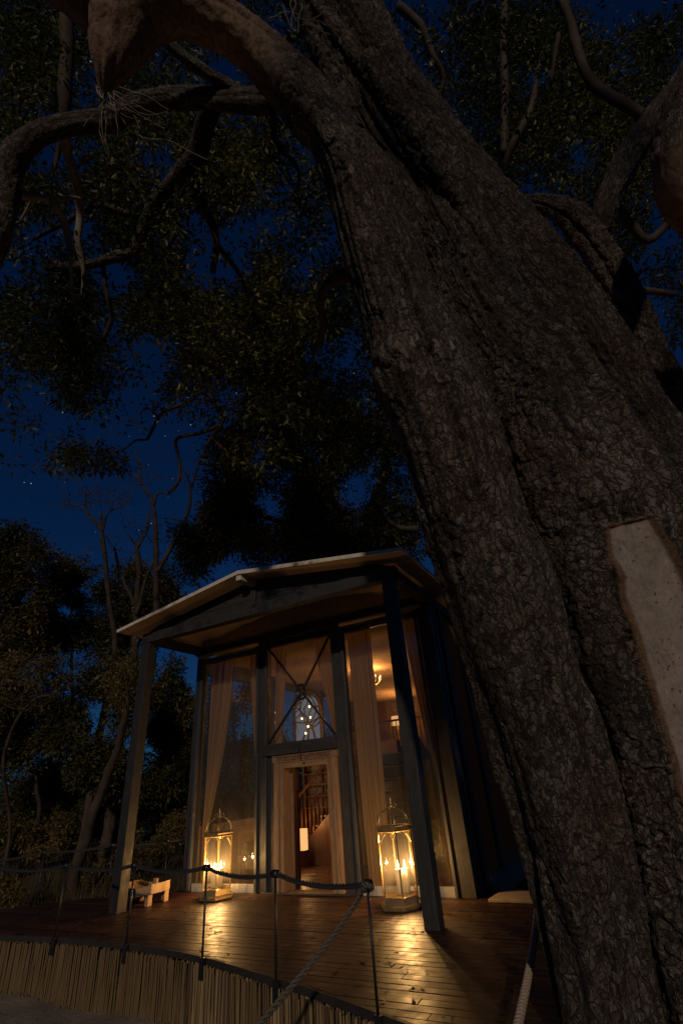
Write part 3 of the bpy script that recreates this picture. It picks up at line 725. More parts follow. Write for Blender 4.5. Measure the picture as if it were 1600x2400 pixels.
curtain('curtain', -6.52, -6.16, -6.26, -6.14, 0.03, 3.92, 'tan curtain on the right side of the left window', tie=(0.95, -6.24, -6.15), folds=6)
curtain('curtain', -5.90, -5.60, -5.90, -5.74, 2.19, 3.94, 'short tan curtain left of the crossed brace above the door', folds=5)
curtain('curtain', -4.95, -4.50, -4.66, -4.49, 2.19, 3.94, 'short tan curtain right of the crossed brace above the door', folds=6)
curtain('curtain', -4.20, -3.72, -4.16, -3.76, 0.03, 3.92, 'straight tan curtain just right of the doorway', folds=8)
curtain('curtain', -3.05, -2.74, -2.92, -2.76, 0.03, 3.92, 'tan curtain tied back behind the right porch post', tie=(1.25, -2.84, -2.77), folds=6)

# ------------------------------------------------------------------ inside the pavilion
def lamp(name, loc, power, col, radius=0.05):
    l = bpy.data.lights.new(name, 'POINT'); l.energy = power; l.color = col; l.shadow_soft_size = radius
    o = bpy.data.objects.new(name, l); COL.objects.link(o); o.location = loc; return o
WARM = (1.0, 0.46, 0.14)
def chandelier(x, y, z, label, power, n=8, r=0.26):
    c = empty('chandelier', (x, y, z), label, 'chandelier')
    MB().tube([(x, y, z+0.15), (x, y, z+0.75)], 0.006, 6).build('chain', M['brass'], c)
    MB().lathe([(0.004, -0.16), (0.03, -0.12), (0.012, -0.05), (0.045, 0.02), (0.014, 0.08), (0.01, 0.16)], 12, (x, y, z)).build('stem', M['brass'], c, smooth=True)
    for k in range(n):
        a = 2*math.pi*k/n + 0.2; t = np.linspace(0, 1, 10)
        P = np.c_[x+np.cos(a)*r*t, y+np.sin(a)*r*t, z-0.05*np.sin(math.pi*t)*1.4+0.02*t]
        arm = MB().tube(P, 0.006, 6).build('arm', M['brass'], c, smooth=True)
        ex, ey, ez = P[-1]
        MB().lathe([(0.012, 0), (0.02, 0.012), (0.009, 0.014), (0.009, 0.07)], 8, (ex, ey, ez)).build('candle_cup', M['wax'], arm, smooth=True)
        MB().lathe([(0.002, 0.07), (0.010, 0.085), (0.008, 0.10), (0.001, 0.125)], 8, (ex, ey, ez)).build('bulb', M['bulb'], arm, smooth=True)
    o = lamp('chandelier_light', (0, 0, 0.13), power, WARM, 0.2); o.parent = c
    return c
p = at(868, 1600, 11.6)
chandelier(p[0], p[1], p[2], 'small brass chandelier with lit candles behind the right window', 66)
# table lamp on the gallery
p = at(931, 1692, 14.0); tl = empty('table_lamp', (p[0], 14.1, BZ), 'glowing shaded table lamp on the upper gallery', 'lamp')
MB().lathe([(0.10, 0.42), (0.11, 0.44), (0.04, 0.50), (0.05, 0.66), (0.02, 0.72), (0.012, 0.86)], 12, (p[0], 14.1, BZ)).build('base', M['brass'], tl, smooth=True)
MB().lathe([(0.18, 0.86), (0.155, 1.10)], 20, (p[0], 14.1, BZ)).build('lamp_shade', M['shade'], tl, smooth=True)
MB().box(p[0]-0.22, p[0]+0.22, 13.95, 14.25, BZ, BZ+0.42).build('stand', M['stair_wood'], tl, bevel=0.01)
o = lamp('table_lamp_light', (0, -0.02, 1.22), 30, WARM, 0.12); o.parent = tl
# newel box at the stair foot: its lamplight is put in as glow
p = at(707, 1968, 10.1)
fl = empty('newel_glow_box', (p[0], p[1], 0.006), 'lamp-lit white newel box beside the staircase, made to glow', 'lamp')
MB().box(p[0]-0.11, p[0]+0.11, p[1]-0.07, p[1]+0.07, p[2]-0.19, p[2]+0.19).build('lamp_shade', M['shade'], fl, bevel=0.01)  # box emits in place of the lamplight falling on it
MB().box(p[0]-0.10, p[0]+0.10, p[1]-0.06, p[1]+0.06, 0.006, p[2]-0.192).build('stand', M['stair_wood'], fl, bevel=0.006)
o = lamp('stair_lamp_light', (0.0, -0.12, p[2]+0.3), 15, WARM, 0.1); o.parent = fl
# pierced screen, backlit, on the gallery
yS = 11.4; x0 = -7.30; w2, h2 = 0.40, 1.32
tim('wall_ledge', -7.62, -6.4, 11.28, 11.548, 2.25, 2.30, 'stair_wood')
sc = empty('pierced_screen', (x0, yS, 2.30), 'backlit pierced screen with branching tracery behind the braced window', 'screen')
z0 = 2.301
arch = [(x0-w2, z0), (x0+w2, z0), (x0+w2, z0+h2*0.62)] + [(x0+w2*math.cos(a), z0+h2*0.62+h2*0.38*math.sin(a)) for a in np.linspace(0.2, math.pi-0.2, 12)] + [(x0-w2, z0+h2*0.62)]
MB().prism(arch, yS+0.05, yS+0.07, axis=1).build('glowing_panel', M['backlit'], sc)
rs = random.Random(4); tr = MB()
def twig(x, z, a, l, r, dep):
    P = [(x, yS, z)]
    for k in range(6):
        a += rs.uniform(-0.35, 0.35); x += math.cos(a)*l/6; z += math.sin(a)*l/6
        x = min(max(x, x0-w2+0.01), x0+w2-0.01); z = min(max(z, z0+0.01), z0+h2-0.05); P.append((x, yS, z))
        if dep > 0 and k in (2, 3, 5): twig(x, z, a+rs.choice((-1, 1))*rs.uniform(0.5, 1.1), l*0.72, r*0.7, dep-1)
    tr.tube(P, np.linspace(r, r*0.6, 7), 5)
for xx in (-0.25, -0.02, 0.22): twig(x0+xx, z0, math.pi/2+rs.uniform(-.3, .3), 1.0, 0.028, 3)
tr.build('tracery', M['wall_dark'], sc, kind='stuff')
fr_ = MB().tube([(a, yS, b_) for a, b_ in arch + arch[:1]], 0.035, 6); fr_.build('frame', M['old_wood'], sc)
for (a, b_) in ((0.06, 0.45), (0.12, 0.92), (-0.12, 0.66), (0.14, 0.66), (-0.02, 0.30)):
    MB().lathe([(0.003, 0), (0.022, 0.02), (0.022, 0.035), (0.003, 0.055)], 8, (x0+a, yS-0.08, z0+b_)).build('bulb', M['bulb'], sc, smooth=True)
# striped armchair seen through the left window
ac = empty('armchair', (-7.0, 9.1, 0.006), 'striped armchair behind the left lantern, inside the glass', 'armchair')
MB().box(-7.22, -6.55, 8.85, 9.45, 0.16, 0.40).build('seat', M['curtain'], ac, bevel=0.04)
MB().box(-7.22, -6.55, 9.40, 9.56, 0.30, 0.92).build('backrest', M['curtain'], ac, bevel=0.04)
for xx in (-7.28, -6.56): MB().box(xx, xx+0.10, 8.85, 9.5, 0.16, 0.60).build('armrest', M['wall_dark'], ac, bevel=0.03)
for k in range(4): MB().box(-7.14+0.15*k, -7.07+0.15*k, 8.842, 8.849, 0.18, 0.39).build('stripe', M['pale_trim'], ac)
for xx in (-7.2, -6.6):
    for yy in (8.9, 9.45): MB().box(xx-0.025, xx+0.025, yy-0.025, yy+0.025, 0.006, 0.17).build('leg', M['stair_wood'], ac)

# ------------------------------------------------------------------ lanterns
def build_lantern(loc, rot, label, candles, power):
    L = bpy.data.objects.new('lantern', None); COL.objects.link(L); L.location = loc; L.rotation_euler.z = rot
    tag(L, label, 'lantern', 'brass candle lanterns on the deck'); ORG[L.name] = (0, 0, 0)
    hexa = lambda r, z: [(r*math.cos(a), r*math.sin(a), z) for a in [math.pi/3*k for k in range(6)]]
    MB().lathe([(0.285, 0.0), (0.295, 0.012), (0.295, 0.045), (0.275, 0.058), (0.255, 0.058), (0.250, 0.135), (0.235, 0.137)], 6).build('base', M['brass'], L, bevel=0.003)
    MB().lathe([(0.242, 0.838), (0.262, 0.845), (0.278, 0.872), (0.278, 0.892), (0.258, 0.902), (0.19, 0.903), (0.19, 0.885), (0.235, 0.870), (0.232, 0.838)], 6).build('cap_ring', M['brass'], L, bevel=0.002)
    B_, T_ = hexa(0.245, 0.136), hexa(0.245, 0.84)
    for k in range(6):
        MB().tube([B_[k], T_[k]], 0.0095, 6).build('corner_bar', M['brass'], L)
        b0, b1 = Vector(B_[k]), Vector(B_[(k+1) % 6]); t0, t1 = Vector(T_[k]), Vector(T_[(k+1) % 6])
        inn = ((b0+b1)*0.5).copy(); inn.z = 0; inn.normalize()
        e0 = b0.lerp(b1, 0.04) - inn*0.004; e1 = b0.lerp(b1, 0.96) - inn*0.004; g0 = t0.lerp(t1, 0.04) - inn*0.004; g1 = t0.lerp(t1, 0.96) - inn*0.004
        MB().add([e0, e1, g1, g0], [(0, 1, 2, 3)]).build('glass_pane', M['lantern_glass'], L)
        arcm = MB()
        for s0, s1 in ((t0, t1), (t1, t0)):
            q = [s0.lerp(s1, 0.02+0.36*x) - Vector((0, 0, 0.02+0.11*(1-x)**1.7)) for x in np.linspace(0, 1, 7)]
            arcm.tube([tuple(z) for z in q], 0.0045, 5)
            arcm.tube([tuple(s0.lerp(s1, 0.03)-Vector((0, 0, 0.055))), tuple(s0.lerp(s1, 0.22)-Vector((0, 0, 0.012)))], 0.003, 4)
        arcm.build('corner_bracket', M['brass'], L)
        a = math.pi/3*k; x = np.linspace(0, 1, 14)
        rr = 0.225*np.cos(x*math.pi/2)**0.62 + 0.012; zz = 0.900 + 0.185*np.sin(x*math.pi/2)**0.9 + 0.04*x**6
        MB().tube(np.c_[rr*math.cos(a), rr*math.sin(a), zz], 0.0062, 6).build('dome_rib', M['brass'], L, smooth=True)
        x = np.linspace(0, 1, 10); rr = 0.016 + 0.075*x; zz = 1.13 + 0.045*np.sin(x*math.pi*0.95) - 0.012*x
        MB().tube(np.c_[rr*np.cos(a), rr*np.sin(a), zz], np.linspace(0.0055, 0.004, 10), 5).build('scroll', M['brass'], L, smooth=True)
    MB().lathe([(0.010, 1.085), (0.026, 1.105), (0.03, 1.13), (0.022, 1.152), (0.008, 1.165), (0.014, 1.185), (0.004, 1.235), (0.001, 1.25)], 12).build('finial', M['brass'], L, smooth=True)
    for cx, cy, h, r in candles:
        nn = 18; prof = [(r*1.02, 0.138), (r, 0.16), (r*0.985, h-0.01), (r*0.93, h), (r*0.55, h-0.006), (0.004, h-0.008)]
        cobj = MB().lathe(prof, nn, (cx, cy, 0)).build('candle', M['wax'], L, smooth=True)
        MB().tube([(cx, cy, h-0.01), (cx+0.002, cy, h+0.012)], 0.0018, 5).build('wick', M['iron'], cobj)
        MB().lathe([(0.002, h+0.006), (0.0105, h+0.020), (0.0125, h+0.034), (0.0085, h+0.058), (0.0005, h+0.098)], 10, (cx, cy, 0)).build('flame', M['flame'], cobj, smooth=True)
        o = lamp('candle_light', (cx, cy, h+0.036), power/len(candles), (1.0, 0.55, 0.19), 0.012); o.parent = L
    return L
build_lantern((-3.32, 7.29, 0.0005), R_(0), 'tall brass hexagonal candle lantern right of the doorway, near the right porch post', [(0.02, -0.03, 0.415, 0.042), (0.06, 0.10, 0.40, 0.045)], 62.0)
build_lantern((-6.66, 7.48, 0.0005), R_(9), 'tall brass hexagonal lantern glowing in front of the left window', [(-0.03, -0.05, 0.385, 0.04), (0.05, 0.02, 0.40, 0.04), (-0.08, 0.09, 0.37, 0.035)], 72.0)

# ------------------------------------------------------------------ bench, slab
bn = empty('low_bench', (-7.75, 7.05, 0), 'low carved wooden bench with a dished seat behind the left porch post', 'bench')
n1, n2 = 22, 12; V = []; Fq = []
bx, by, bl, bw = -7.78, 7.02, 0.37, 0.235
for top in (1, 0):
    for i in range(n1+1):
        for j in range(n2+1):
            u, w = i/n1*2-1, j/n2*2-1
            xx = bx + u*bl*(1-0.06*w*w); yyb = by + w*bw*(1-0.10*u*u+0.08*math.cos(3*u))
            z = 0.235 + 0.05*abs(u)**2.2 - (0.055*(1-w**4)*(1-u**6) if top else 0.125 - 0.02*(1-u*u))
            V.append((xx, yyb, z))
nt = (n1+1)*(n2+1)
for i in range(n1):
    for j in range(n2):
        a = i*(n2+1)+j; Fq += [(a, a+1, a+n2+2, a+n2+1), (nt+a, nt+a+n2+1, nt+a+n2+2, nt+a+1)]
ring = [i*(n2+1) for i in range(n1+1)] + [n1*(n2+1)+j for j in range(1, n2+1)] + [i*(n2+1)+n2 for i in range(n1-1, -1, -1)] + [j for j in range(n2-1, 0, -1)]
for a, b_ in zip(ring, ring[1:]+ring[:1]): Fq.append((a, b_, nt+b_, nt+a))
MB().add(V, Fq).build('seat', M['bench_wood'], bn, smooth=False)
for dx, dy in ((-0.28, -0.17), (0.28, -0.17), (-0.28, 0.17), (0.28, 0.17)):
    MB().box(bx+dx-0.035, bx+dx+0.035, by+dy-0.045, by+dy+0.045, 0.0015, 0.19).build('leg', M['bench_wood'], bn, bevel=0.006)
MB().box(bx-0.05, bx+0.03, by+0.195, by+0.235, 0.20, 0.30).build('grip_block', M['bench_wood'], bn, bevel=0.006)
V = [(-2.27, 7.66), (-2.22, 8.14), (-1.2, 8.20), (-1.15, 7.70), (-1.7, 7.64)]
MB().prism(V, 0.003, 0.04).build('stone_slab', M['stone'], None, bevel=0.008, label='pale flat slab lying on the deck beside the trunk', category='slab')

# ------------------------------------------------------------------ trees
def bark_tube(ctrl, res=0.011, cell=(0.075, 0.19), depth=0.020, seed=0, flute=0.062, features=(), smooth_from=None, bare=None, grooves=()):
    C = np.array(ctrl, float); Ls = np.linalg.norm(np.diff(C[:, :3], axis=0), axis=1).sum()
    ns = max(8, int(Ls/res)); D = spline(C, ns); Rm = float(np.mean(C[:, 3])); nt = max(12, int(2*np.pi*Rm/res))
    T, N, B = frames(D[:, :3]); s_ = np.linspace(0, Ls, ns)
    th = np.linspace(0, 2*np.pi, nt, endpoint=False)
    S, TH = np.meshgrid(s_, th, indexing='ij'); Sf, Tf = S.ravel(), TH.ravel()
    rr = np.repeat(D[:, 3], nt); cyl = np.c_[np.cos(Tf)*Rm, np.sin(Tf)*Rm, Sf]
    wx = 0.75*vnoise(cyl*7, seed+1) + 0.35*vnoise(cyl*19, seed+11) + 0.16*vnoise(cyl*42, seed+13); wy = 0.75*vnoise(cyl*7, seed+2) + 0.35*vnoise(cyl*19, seed+12) + 0.16*vnoise(cyl*42, seed+14)
    ncx = max(4, int(round(2*np.pi*Rm/cell[0])))
    def cells(X, Y, nc, sd):
        ix, iy = np.floor(X).astype(np.int64), np.floor(Y).astype(np.int64)
        F1 = np.full(X.shape, 9.0); F2 = F1.copy(); ID = np.zeros(X.shape); rx = np.zeros(X.shape); ry = np.zeros(X.shape)
        for dx in (-1, 0, 1):
            for dy in (-1, 0, 1):
                cx, cy = ix+dx, iy+dy; m = np.mod(cx, nc)
                jx = hsh(m, cy, np.int64(sd)); jy = hsh(m, cy, np.int64(sd+50))
                ex, ey = X-cx-jx, Y-cy-jy; dd = np.hypot(ex, ey); cl = dd < F1
                F2 = np.where(cl, F1, np.minimum(F2, dd)); ID = np.where(cl, hsh(m, cy, np.int64(sd+99)), ID)
                rx = np.where(cl, ex, rx); ry = np.where(cl, ey, ry); F1 = np.where(cl, dd, F1)
        return F2-F1, ID, rx, ry
    g1, ID, rx, ry = cells(Tf/(2*np.pi)*ncx + wx, Sf/cell[1] + wy, ncx, seed)
    nc2 = ncx*2; g2, ID2, _, _ = cells(Tf/(2*np.pi)*nc2 + wx*1.6, Sf/cell[1]*1.7 + wy*1.5, nc2, seed+7)
    ck = np.clip(g1/0.20, 0, 1); ck = ck*ck*(3-2*ck); ck2 = np.clip(g2/0.22, 0, 1)
    rough = fbm(cyl*np.array([30, 30, 15]), 3, seed+5)
    patchy = np.clip(0.75 + 0.6*vnoise(cyl*1.7, seed+15), 0.25, 1.3)
    tilt = (hsh((ID*1e6).astype(np.int64), np.int64(seed+3))-0.5)*rx + (0.35+0.9*hsh((ID*1e6).astype(np.int64), np.int64(seed+4)))*(-ry)
    hgt = depth*patchy*(0.85*ck + 0.9*(ID-0.5) + 0.55*tilt*ck + 0.22*ck2 + 0.30*rough)
    big = flute*fbm(cyl*np.array([3.4, 3.4, 0.20]), 2, seed+20) + 0.30*flute*fbm(cyl*np.array([7, 7, 1.0]), 3, seed+30)
    cre = vnoise(cyl*np.array([3.0, 3.0, 0.16]) + 0.10*vnoise(cyl*2, seed+44)[:, None], seed+45)
    cr2 = vnoise(cyl*np.array([4.6, 4.6, 0.20]) + 0.08*vnoise(cyl*3, seed+46)[:, None], seed+47)
    big = big - 0.95*flute*np.exp(-(cre/0.11)**2) - 0.55*flute*np.exp(-(cr2/0.10)**2)
    sm = np.zeros_like(Sf)
    if smooth_from is not None:
        sm = np.clip((Sf - smooth_from + 0.35*vnoise(cyl*4, seed+8))/0.5, 0, 1)
        swirl = 0.016*fbm(cyl*np.array([7, 7, 3.0]) + 0.8*vnoise(cyl*2.2, seed+40)[:, None], 3, seed+41)
        hgt = hgt*(1-sm) + sm*(swirl + 0.004*rough)
    disp = big + hgt
    br = np.zeros_like(Sf)
    for (s0, t0, ss, st_, amp) in features:
        dt_ = (Tf - t0 + np.pi) % (2*np.pi) - np.pi
        disp += amp*np.exp(-((Sf-s0)/ss)**2 - (dt_/st_)**2)
    for gr in grooves:
        g_ = np.array(gr[0]); dt_ = (Tf - np.interp(Sf, g_[:, 0], g_[:, 1]) + np.pi) % (2*np.pi) - np.pi
        fade = np.clip(np.minimum(Sf-g_[0, 0], g_[-1, 0]-Sf)/0.3, 0, 1)
        disp -= fade*gr[2]*np.exp(-(dt_/gr[1])**2)
    if bare is not None:
        # bare[k] = (s, theta_centre, theta_half_width)
        bs = np.array(bare); tcn = np.interp(Sf, bs[:, 0], bs[:, 1]); hw = np.interp(Sf, bs[:, 0], bs[:, 2])
        dt_ = (Tf - tcn + np.pi) % (2*np.pi) - np.pi
        e = 1 - np.abs(dt_ + 0.05*vnoise(cyl*6, seed+60))/np.maximum(hw, 1e-3)
        ends = np.clip(np.minimum(Sf-bs[0, 0], bs[-1, 0]-Sf)/0.05, -1, 1)
        br = np.clip(np.minimum(e*2.2, ends*1.0)+0.35, 0, 1); br = np.where((Sf < bs[0, 0]-.05) | (Sf > bs[-1, 0]+.05), 0, br)
        lip = np.exp(-((br-0.35)/0.18)**2)*(br > 0.02)
        disp = disp*(1-br) + br*(0.25*big - 0.045 + 0.003*rough) + 0.018*lip
    V = np.repeat(D[:, :3], nt, axis=0) + (rr+disp)[:, None]*(np.cos(Tf)[:, None]*np.repeat(N, nt, axis=0) + np.sin(Tf)[:, None]*np.repeat(B, nt, axis=0))
    ii = np.arange(ns*nt).reshape(ns, nt); jj = np.roll(ii, -1, axis=1)
    Fq = np.stack([ii[:-1], jj[:-1], jj[1:], ii[1:]], -1).reshape(-1, 4)
    # round off the top end
    return V, Fq, dict(plate=np.clip(ID*0.55 + 0.25*ID2 + 0.2*(rough*0.5+0.5), 0, 1), crack=ck, bare=br, smooth=sm, bk=np.c_[cyl[:, :2] + seed*1.37, Sf])

def bark_obj(name, parent, **kw):
    V, Fq, A = bark_tube(**kw); return mesh_np(name, V, Fq, M['bark'], parent, smooth=True, attrs=A)

def leaf_mesh(name, P, mat, parent, size=0.11, k=9, spread=0.16, droop=0.3, width=0.42, kind='stuff', seed=1, tint0=0.0):
    """rosettes of folded leaves around the points P"""
    r = np.random.default_rng(seed); n = len(P)
    kk = r.integers(max(3, k-3), k+4, n); idx = np.repeat(np.arange(n), kk); m = len(idx)
    dirs = r.normal(size=(m, 3)); dirs[:, 2] = dirs[:, 2]*0.7 - droop; dirs /= np.linalg.norm(dirs, axis=1)[:, None]
    base = P[idx] + dirs*(spread*r.random(m)**0.6)[:, None]
    Ln = size*(0.55 + 0.75*r.random(m))
    up = r.normal(size=(m, 3))*0.6 + np.array([0, 0, 1.0]); sd = np.cross(dirs, up); sd /= np.linalg.norm(sd, axis=1)[:, None] + 1e-9
    nr = np.cross(sd, dirs); w = Ln*width*(0.8+0.4*r.random(m))*0.5
    mid = base + dirs*(Ln*0.45)[:, None]
    V = np.stack([base, mid + sd*w[:, None] + nr*(w*0.35)[:, None], base + dirs*Ln[:, None] - nr*(Ln*0.12)[:, None], mid - sd*w[:, None] + nr*(w*0.35)[:, None]], 1).reshape(-1, 3)
    a = np.arange(m)*4
    F = np.stack([np.stack([a, a+1, a+2], -1), np.stack([a, a+2, a+3], -1)], 1).reshape(-1, 3)
    cl = np.clip(0.43 + 0.55*vnoise(P*0.50, seed)[idx] + 0.18*r.normal(size=m) + tint0, 0, 1)
    return mesh_np(name, V, F, mat, parent, attrs={'tint': np.repeat(cl, 4)}, kind=kind)

def grow(nodes, targets, r0, rmin=0.006, seed=3, wob=0.12, order=None, maxr=0.05):
    """join every target to the nearest wood by a wavy twig; nodes: (n,4) array of x y z r"""
    r = np.random.default_rng(seed); mb = MB(); nodes = np.array(nodes, float)
    dmin = np.array([np.min(np.linalg.norm(nodes[:, :3]-t, axis=1)) for t in targets]); od = np.argsort(dmin)
    for q in od:
        t = targets[q]; dd = np.linalg.norm(nodes[:, :3]-t, axis=1); j = int(np.argmin(dd)); a = nodes[j]
        L = dd[j]
        if L < 0.05: continue
        n = max(4, int(L/0.25)+2); x = np.linspace(0, 1, n)
        P = a[:3] + (t-a[:3])*x[:, None]; off = r.normal(size=(n, 3)); off = np.cumsum(off, axis=0); off -= off[0] + (off[-1]-off[0])*x[:, None]
        P = P + off*wob*L/ n**0.5 + np.array([0, 0, -0.10*L])[None]*(np.sin(np.pi*x))[:, None]
        ra = min(a[3]*0.75, maxr, 0.012+0.012*L); rd = ra + (rmin-ra)*x
        mb.tube(P, rd, 5, cap=False)
        nodes = np.vstack([nodes, np.c_[P[1:], rd[1:]]])
    return mb

def limb_tubes(limbs, parent, name='limb', mat='branch', seed=0, n_side=10, foot=False):
    """limbs: lists of (u, v, t, r_px); each becomes a part of its own; returns their nodes"""
    nodes = []
    r = np.random.default_rng(seed)
    for li, lb in enumerate(limbs):
        C = [(*at(u, v, t), px(rp, t)*0.9) for u, v, t, rp in lb]
        if foot and li == 0:
            g = list(C[0]); g[2] = -0.75; g[3] *= 1.3
            if C[0][2] > -0.5: C = [tuple(g), tuple((np.array(g)+np.array(C[0]))/2)] + C
        Ls = np.linalg.norm(np.diff(np.array(C)[:, :3], axis=0), axis=1).sum(); n = max(8, int(Ls/0.10))
        D = spline(C, n); D[:, 3] = np.maximum(D[:, 3], 0.004)
        D[:, :3] += (fbm(np.c_[D[:, 0], D[:, 1], D[:, 2]]*1.6, 2, seed+3)*D[:, 3]*0.7)[:, None]*r.normal(size=3)*0.6
        D[:, 3] *= 1 + 0.18*fbm(D[:, :3]*3.1, 2, seed+7)
        MB().tube(D[:, :3], D[:, 3], n_side if D[:, 3].max() > 0.03 else 6).build('trunk' if foot and li == 0 else name, M[mat], parent, smooth=True)
        nodes.append(D)
    return np.vstack(nodes)

# ---- the huge leaning tree
STEMS = {
 'S1': [(-0.701,4.396,-0.80,0.40),(-0.701,4.396,-0.372,0.345),(-0.661,4.276,0.097,0.312),(-0.590,4.096,0.747,0.335),(-0.550,3.902,1.344,0.371),(-0.531,3.664,1.993,0.412),(-0.512,3.394,2.693,0.434),(-0.545,3.192,3.140,0.400),(-0.557,2.969,3.792,0.415),(-0.584,2.809,4.209,0.425),(-0.598,2.699,4.495,0.376),(-0.632,2.402,5.245,0.332),(-0.638,2.092,6.041,0.285),(-0.736,1.901,6.449,0.20)],
 'S2': [(-0.20,4.90,-0.80,0.43),(-0.114,4.744,0.0,0.380),(0.041,4.508,0.908,0.407),(0.180,4.183,1.946,0.441),(0.233,3.981,2.514,0.474),(0.260,3.745,3.116,0.505),(0.174,3.470,3.791,0.428),(0.098,3.276,4.221,0.384),(0.006,3.118,4.521,0.310),(-0.094,2.922,4.905,0.235),(-0.13,2.80,5.296,0.19),(-0.19,2.64,5.806,0.13),(-0.2,2.60,6.3,0.05)],
 'S3a': [(0.66,4.18,2.8,0.19),(0.529,3.723,3.797,0.19),(0.369,3.370,4.536,0.187),(0.156,2.987,5.248,0.176),(0.064,2.715,5.821,0.192),(-0.135,2.311,6.630,0.213),(-0.30,2.0,7.3,0.21)],
 'S3b': [(0.45,5.5,-0.80,0.50),(0.693,5.155,0.815,0.376),(0.889,4.822,1.912,0.373),(0.877,4.291,3.154,0.327),(0.742,3.937,3.952,0.292),(0.628,3.627,4.622,0.306),(0.440,3.255,5.331,0.297),(0.161,2.773,6.171,0.245),(-0.125,2.309,7.025,0.250),(-0.342,1.893,7.839,0.29),(-0.434,1.660,8.323,0.33),(-0.60,1.20,9.3,0.36),(-0.9,0.4,11.2,0.30)],
 'F12': [(-0.44,4.85,-0.80,0.18),(-0.440,4.819,-0.505,0.160),(-0.406,4.676,-0.005,0.166),(-0.295,4.495,0.679,0.173),(-0.207,4.306,1.304,0.171),(-0.133,4.079,1.981,0.176),(-0.080,3.809,2.709,0.177),(-0.144,3.578,3.178,0.185),(-0.148,3.343,3.856,0.199),(-0.164,3.179,4.286,0.182),(-0.216,3.041,4.586,0.174),(-0.269,2.868,4.971,0.151),(-0.292,2.705,5.366,0.157),(-0.336,2.440,5.980,0.159),(-0.442,2.219,6.426,0.13)],
 'F23': [(0.2,5.28,-0.80,0.20),(0.234,5.228,-0.121,0.183),(0.456,4.994,0.839,0.189),(0.643,4.660,1.930,0.195),(0.805,4.231,3.151,0.184),(0.739,3.949,3.853,0.179),(0.621,3.679,4.417,0.161),(0.457,3.366,5.011,0.154),(0.279,3.029,5.634,0.152),(0.057,2.649,6.287,0.152),(-0.15,2.30,6.9,0.14)],
 'S5': [(-0.279,2.495,6.230,0.123),(-0.487,2.178,6.802,0.110),(-0.518,1.986,7.288,0.160),(-0.565,1.773,7.791,0.197),(-0.610,1.553,8.310,0.226),(-0.713,1.183,9.121,0.25)],
}
giant = empty('leaning_tree', (0.0, 4.9, -0.62), 'huge rough-barked tree leaning over the deck, with a bare pale patch', 'tree')
bark_obj('trunk', giant, ctrl=STEMS['S1'], seed=11, res=0.0095, features=[(5.36, 4.2, 0.20, 0.5, 0.055), (5.38, 4.12, 0.05, 0.10, -0.07), (4.4, 5.75, 0.5, 0.25, 0.03)], grooves=[([(4.9, 4.95), (5.4, 4.85), (6.2, 4.75)], 0.13, 0.05), ([(0.6, 4.95), (1.8, 4.9), (3.2, 5.0)], 0.15, 0.05)])
PATCH = [(1.45, 5.45, 0.25), (1.9, 5.42, 0.50), (2.6, 5.30, 0.57), (3.0, 5.22, 0.56), (3.6, 5.12, 0.47), (4.0, 4.98, 0.31)]
bark_obj('trunk', giant, ctrl=STEMS['S2'], seed=23, res=0.0095, bare=PATCH, features=[(4.20, 4.92, 0.13, 0.38, 0.085), (4.28, 4.60, 0.22, 0.3, 0.04)])
bark_obj('trunk', giant, ctrl=STEMS['S3a'], seed=37, cell=(0.05, 0.06))
bark_obj('trunk', giant, ctrl=STEMS['S3b'], seed=41, res=0.013)
bark_obj('trunk', giant, ctrl=STEMS['S5'], seed=53, res=0.013, cell=(0.06, 0.10))
bark_obj('trunk', giant, ctrl=[(x, y_+0.08, z-0.05, r_*0.80) for x, y_, z, r_ in STEMS['F12']], seed=57, res=0.012)
bark_obj('trunk', giant, ctrl=[(x, y_+0.10, z-0.06, r_*0.80) for x, y_, z, r_ in STEMS['F23']], seed=59, res=0.012)
lim = [(820, 345, 4.15, 50), (745, 268, 4.2, 62), (665, 178, 4.2, 56), (585, 100, 4.15, 50), (505, 48, 4.05, 52), (408, 10, 3.95, 62), (290, 10, 3.85, 92), (170, -50, 3.8, 78), (40, -150, 3.7, 70), (-120, -260, 3.6, 60)]
bark_obj('limb', giant, ctrl=[(*at(u, v, t), px(r, t)*0.93) for u, v, t, r in lim], seed=61, res=0.013, smooth_from=0.75, flute=0.03)
stub = [(300, 20, 3.85, 100), (275, 95, 3.82, 76), (258, 150, 3.80, 52), (248, 190, 3.80, 28), (243, 222, 3.80, 5)]
bark_obj('broken_stub', giant, ctrl=[(*at(u, v, t), px(r, t)*0.9) for u, v, t, r in stub], seed=67, res=0.010, smooth_from=-1.0, flute=0.02)
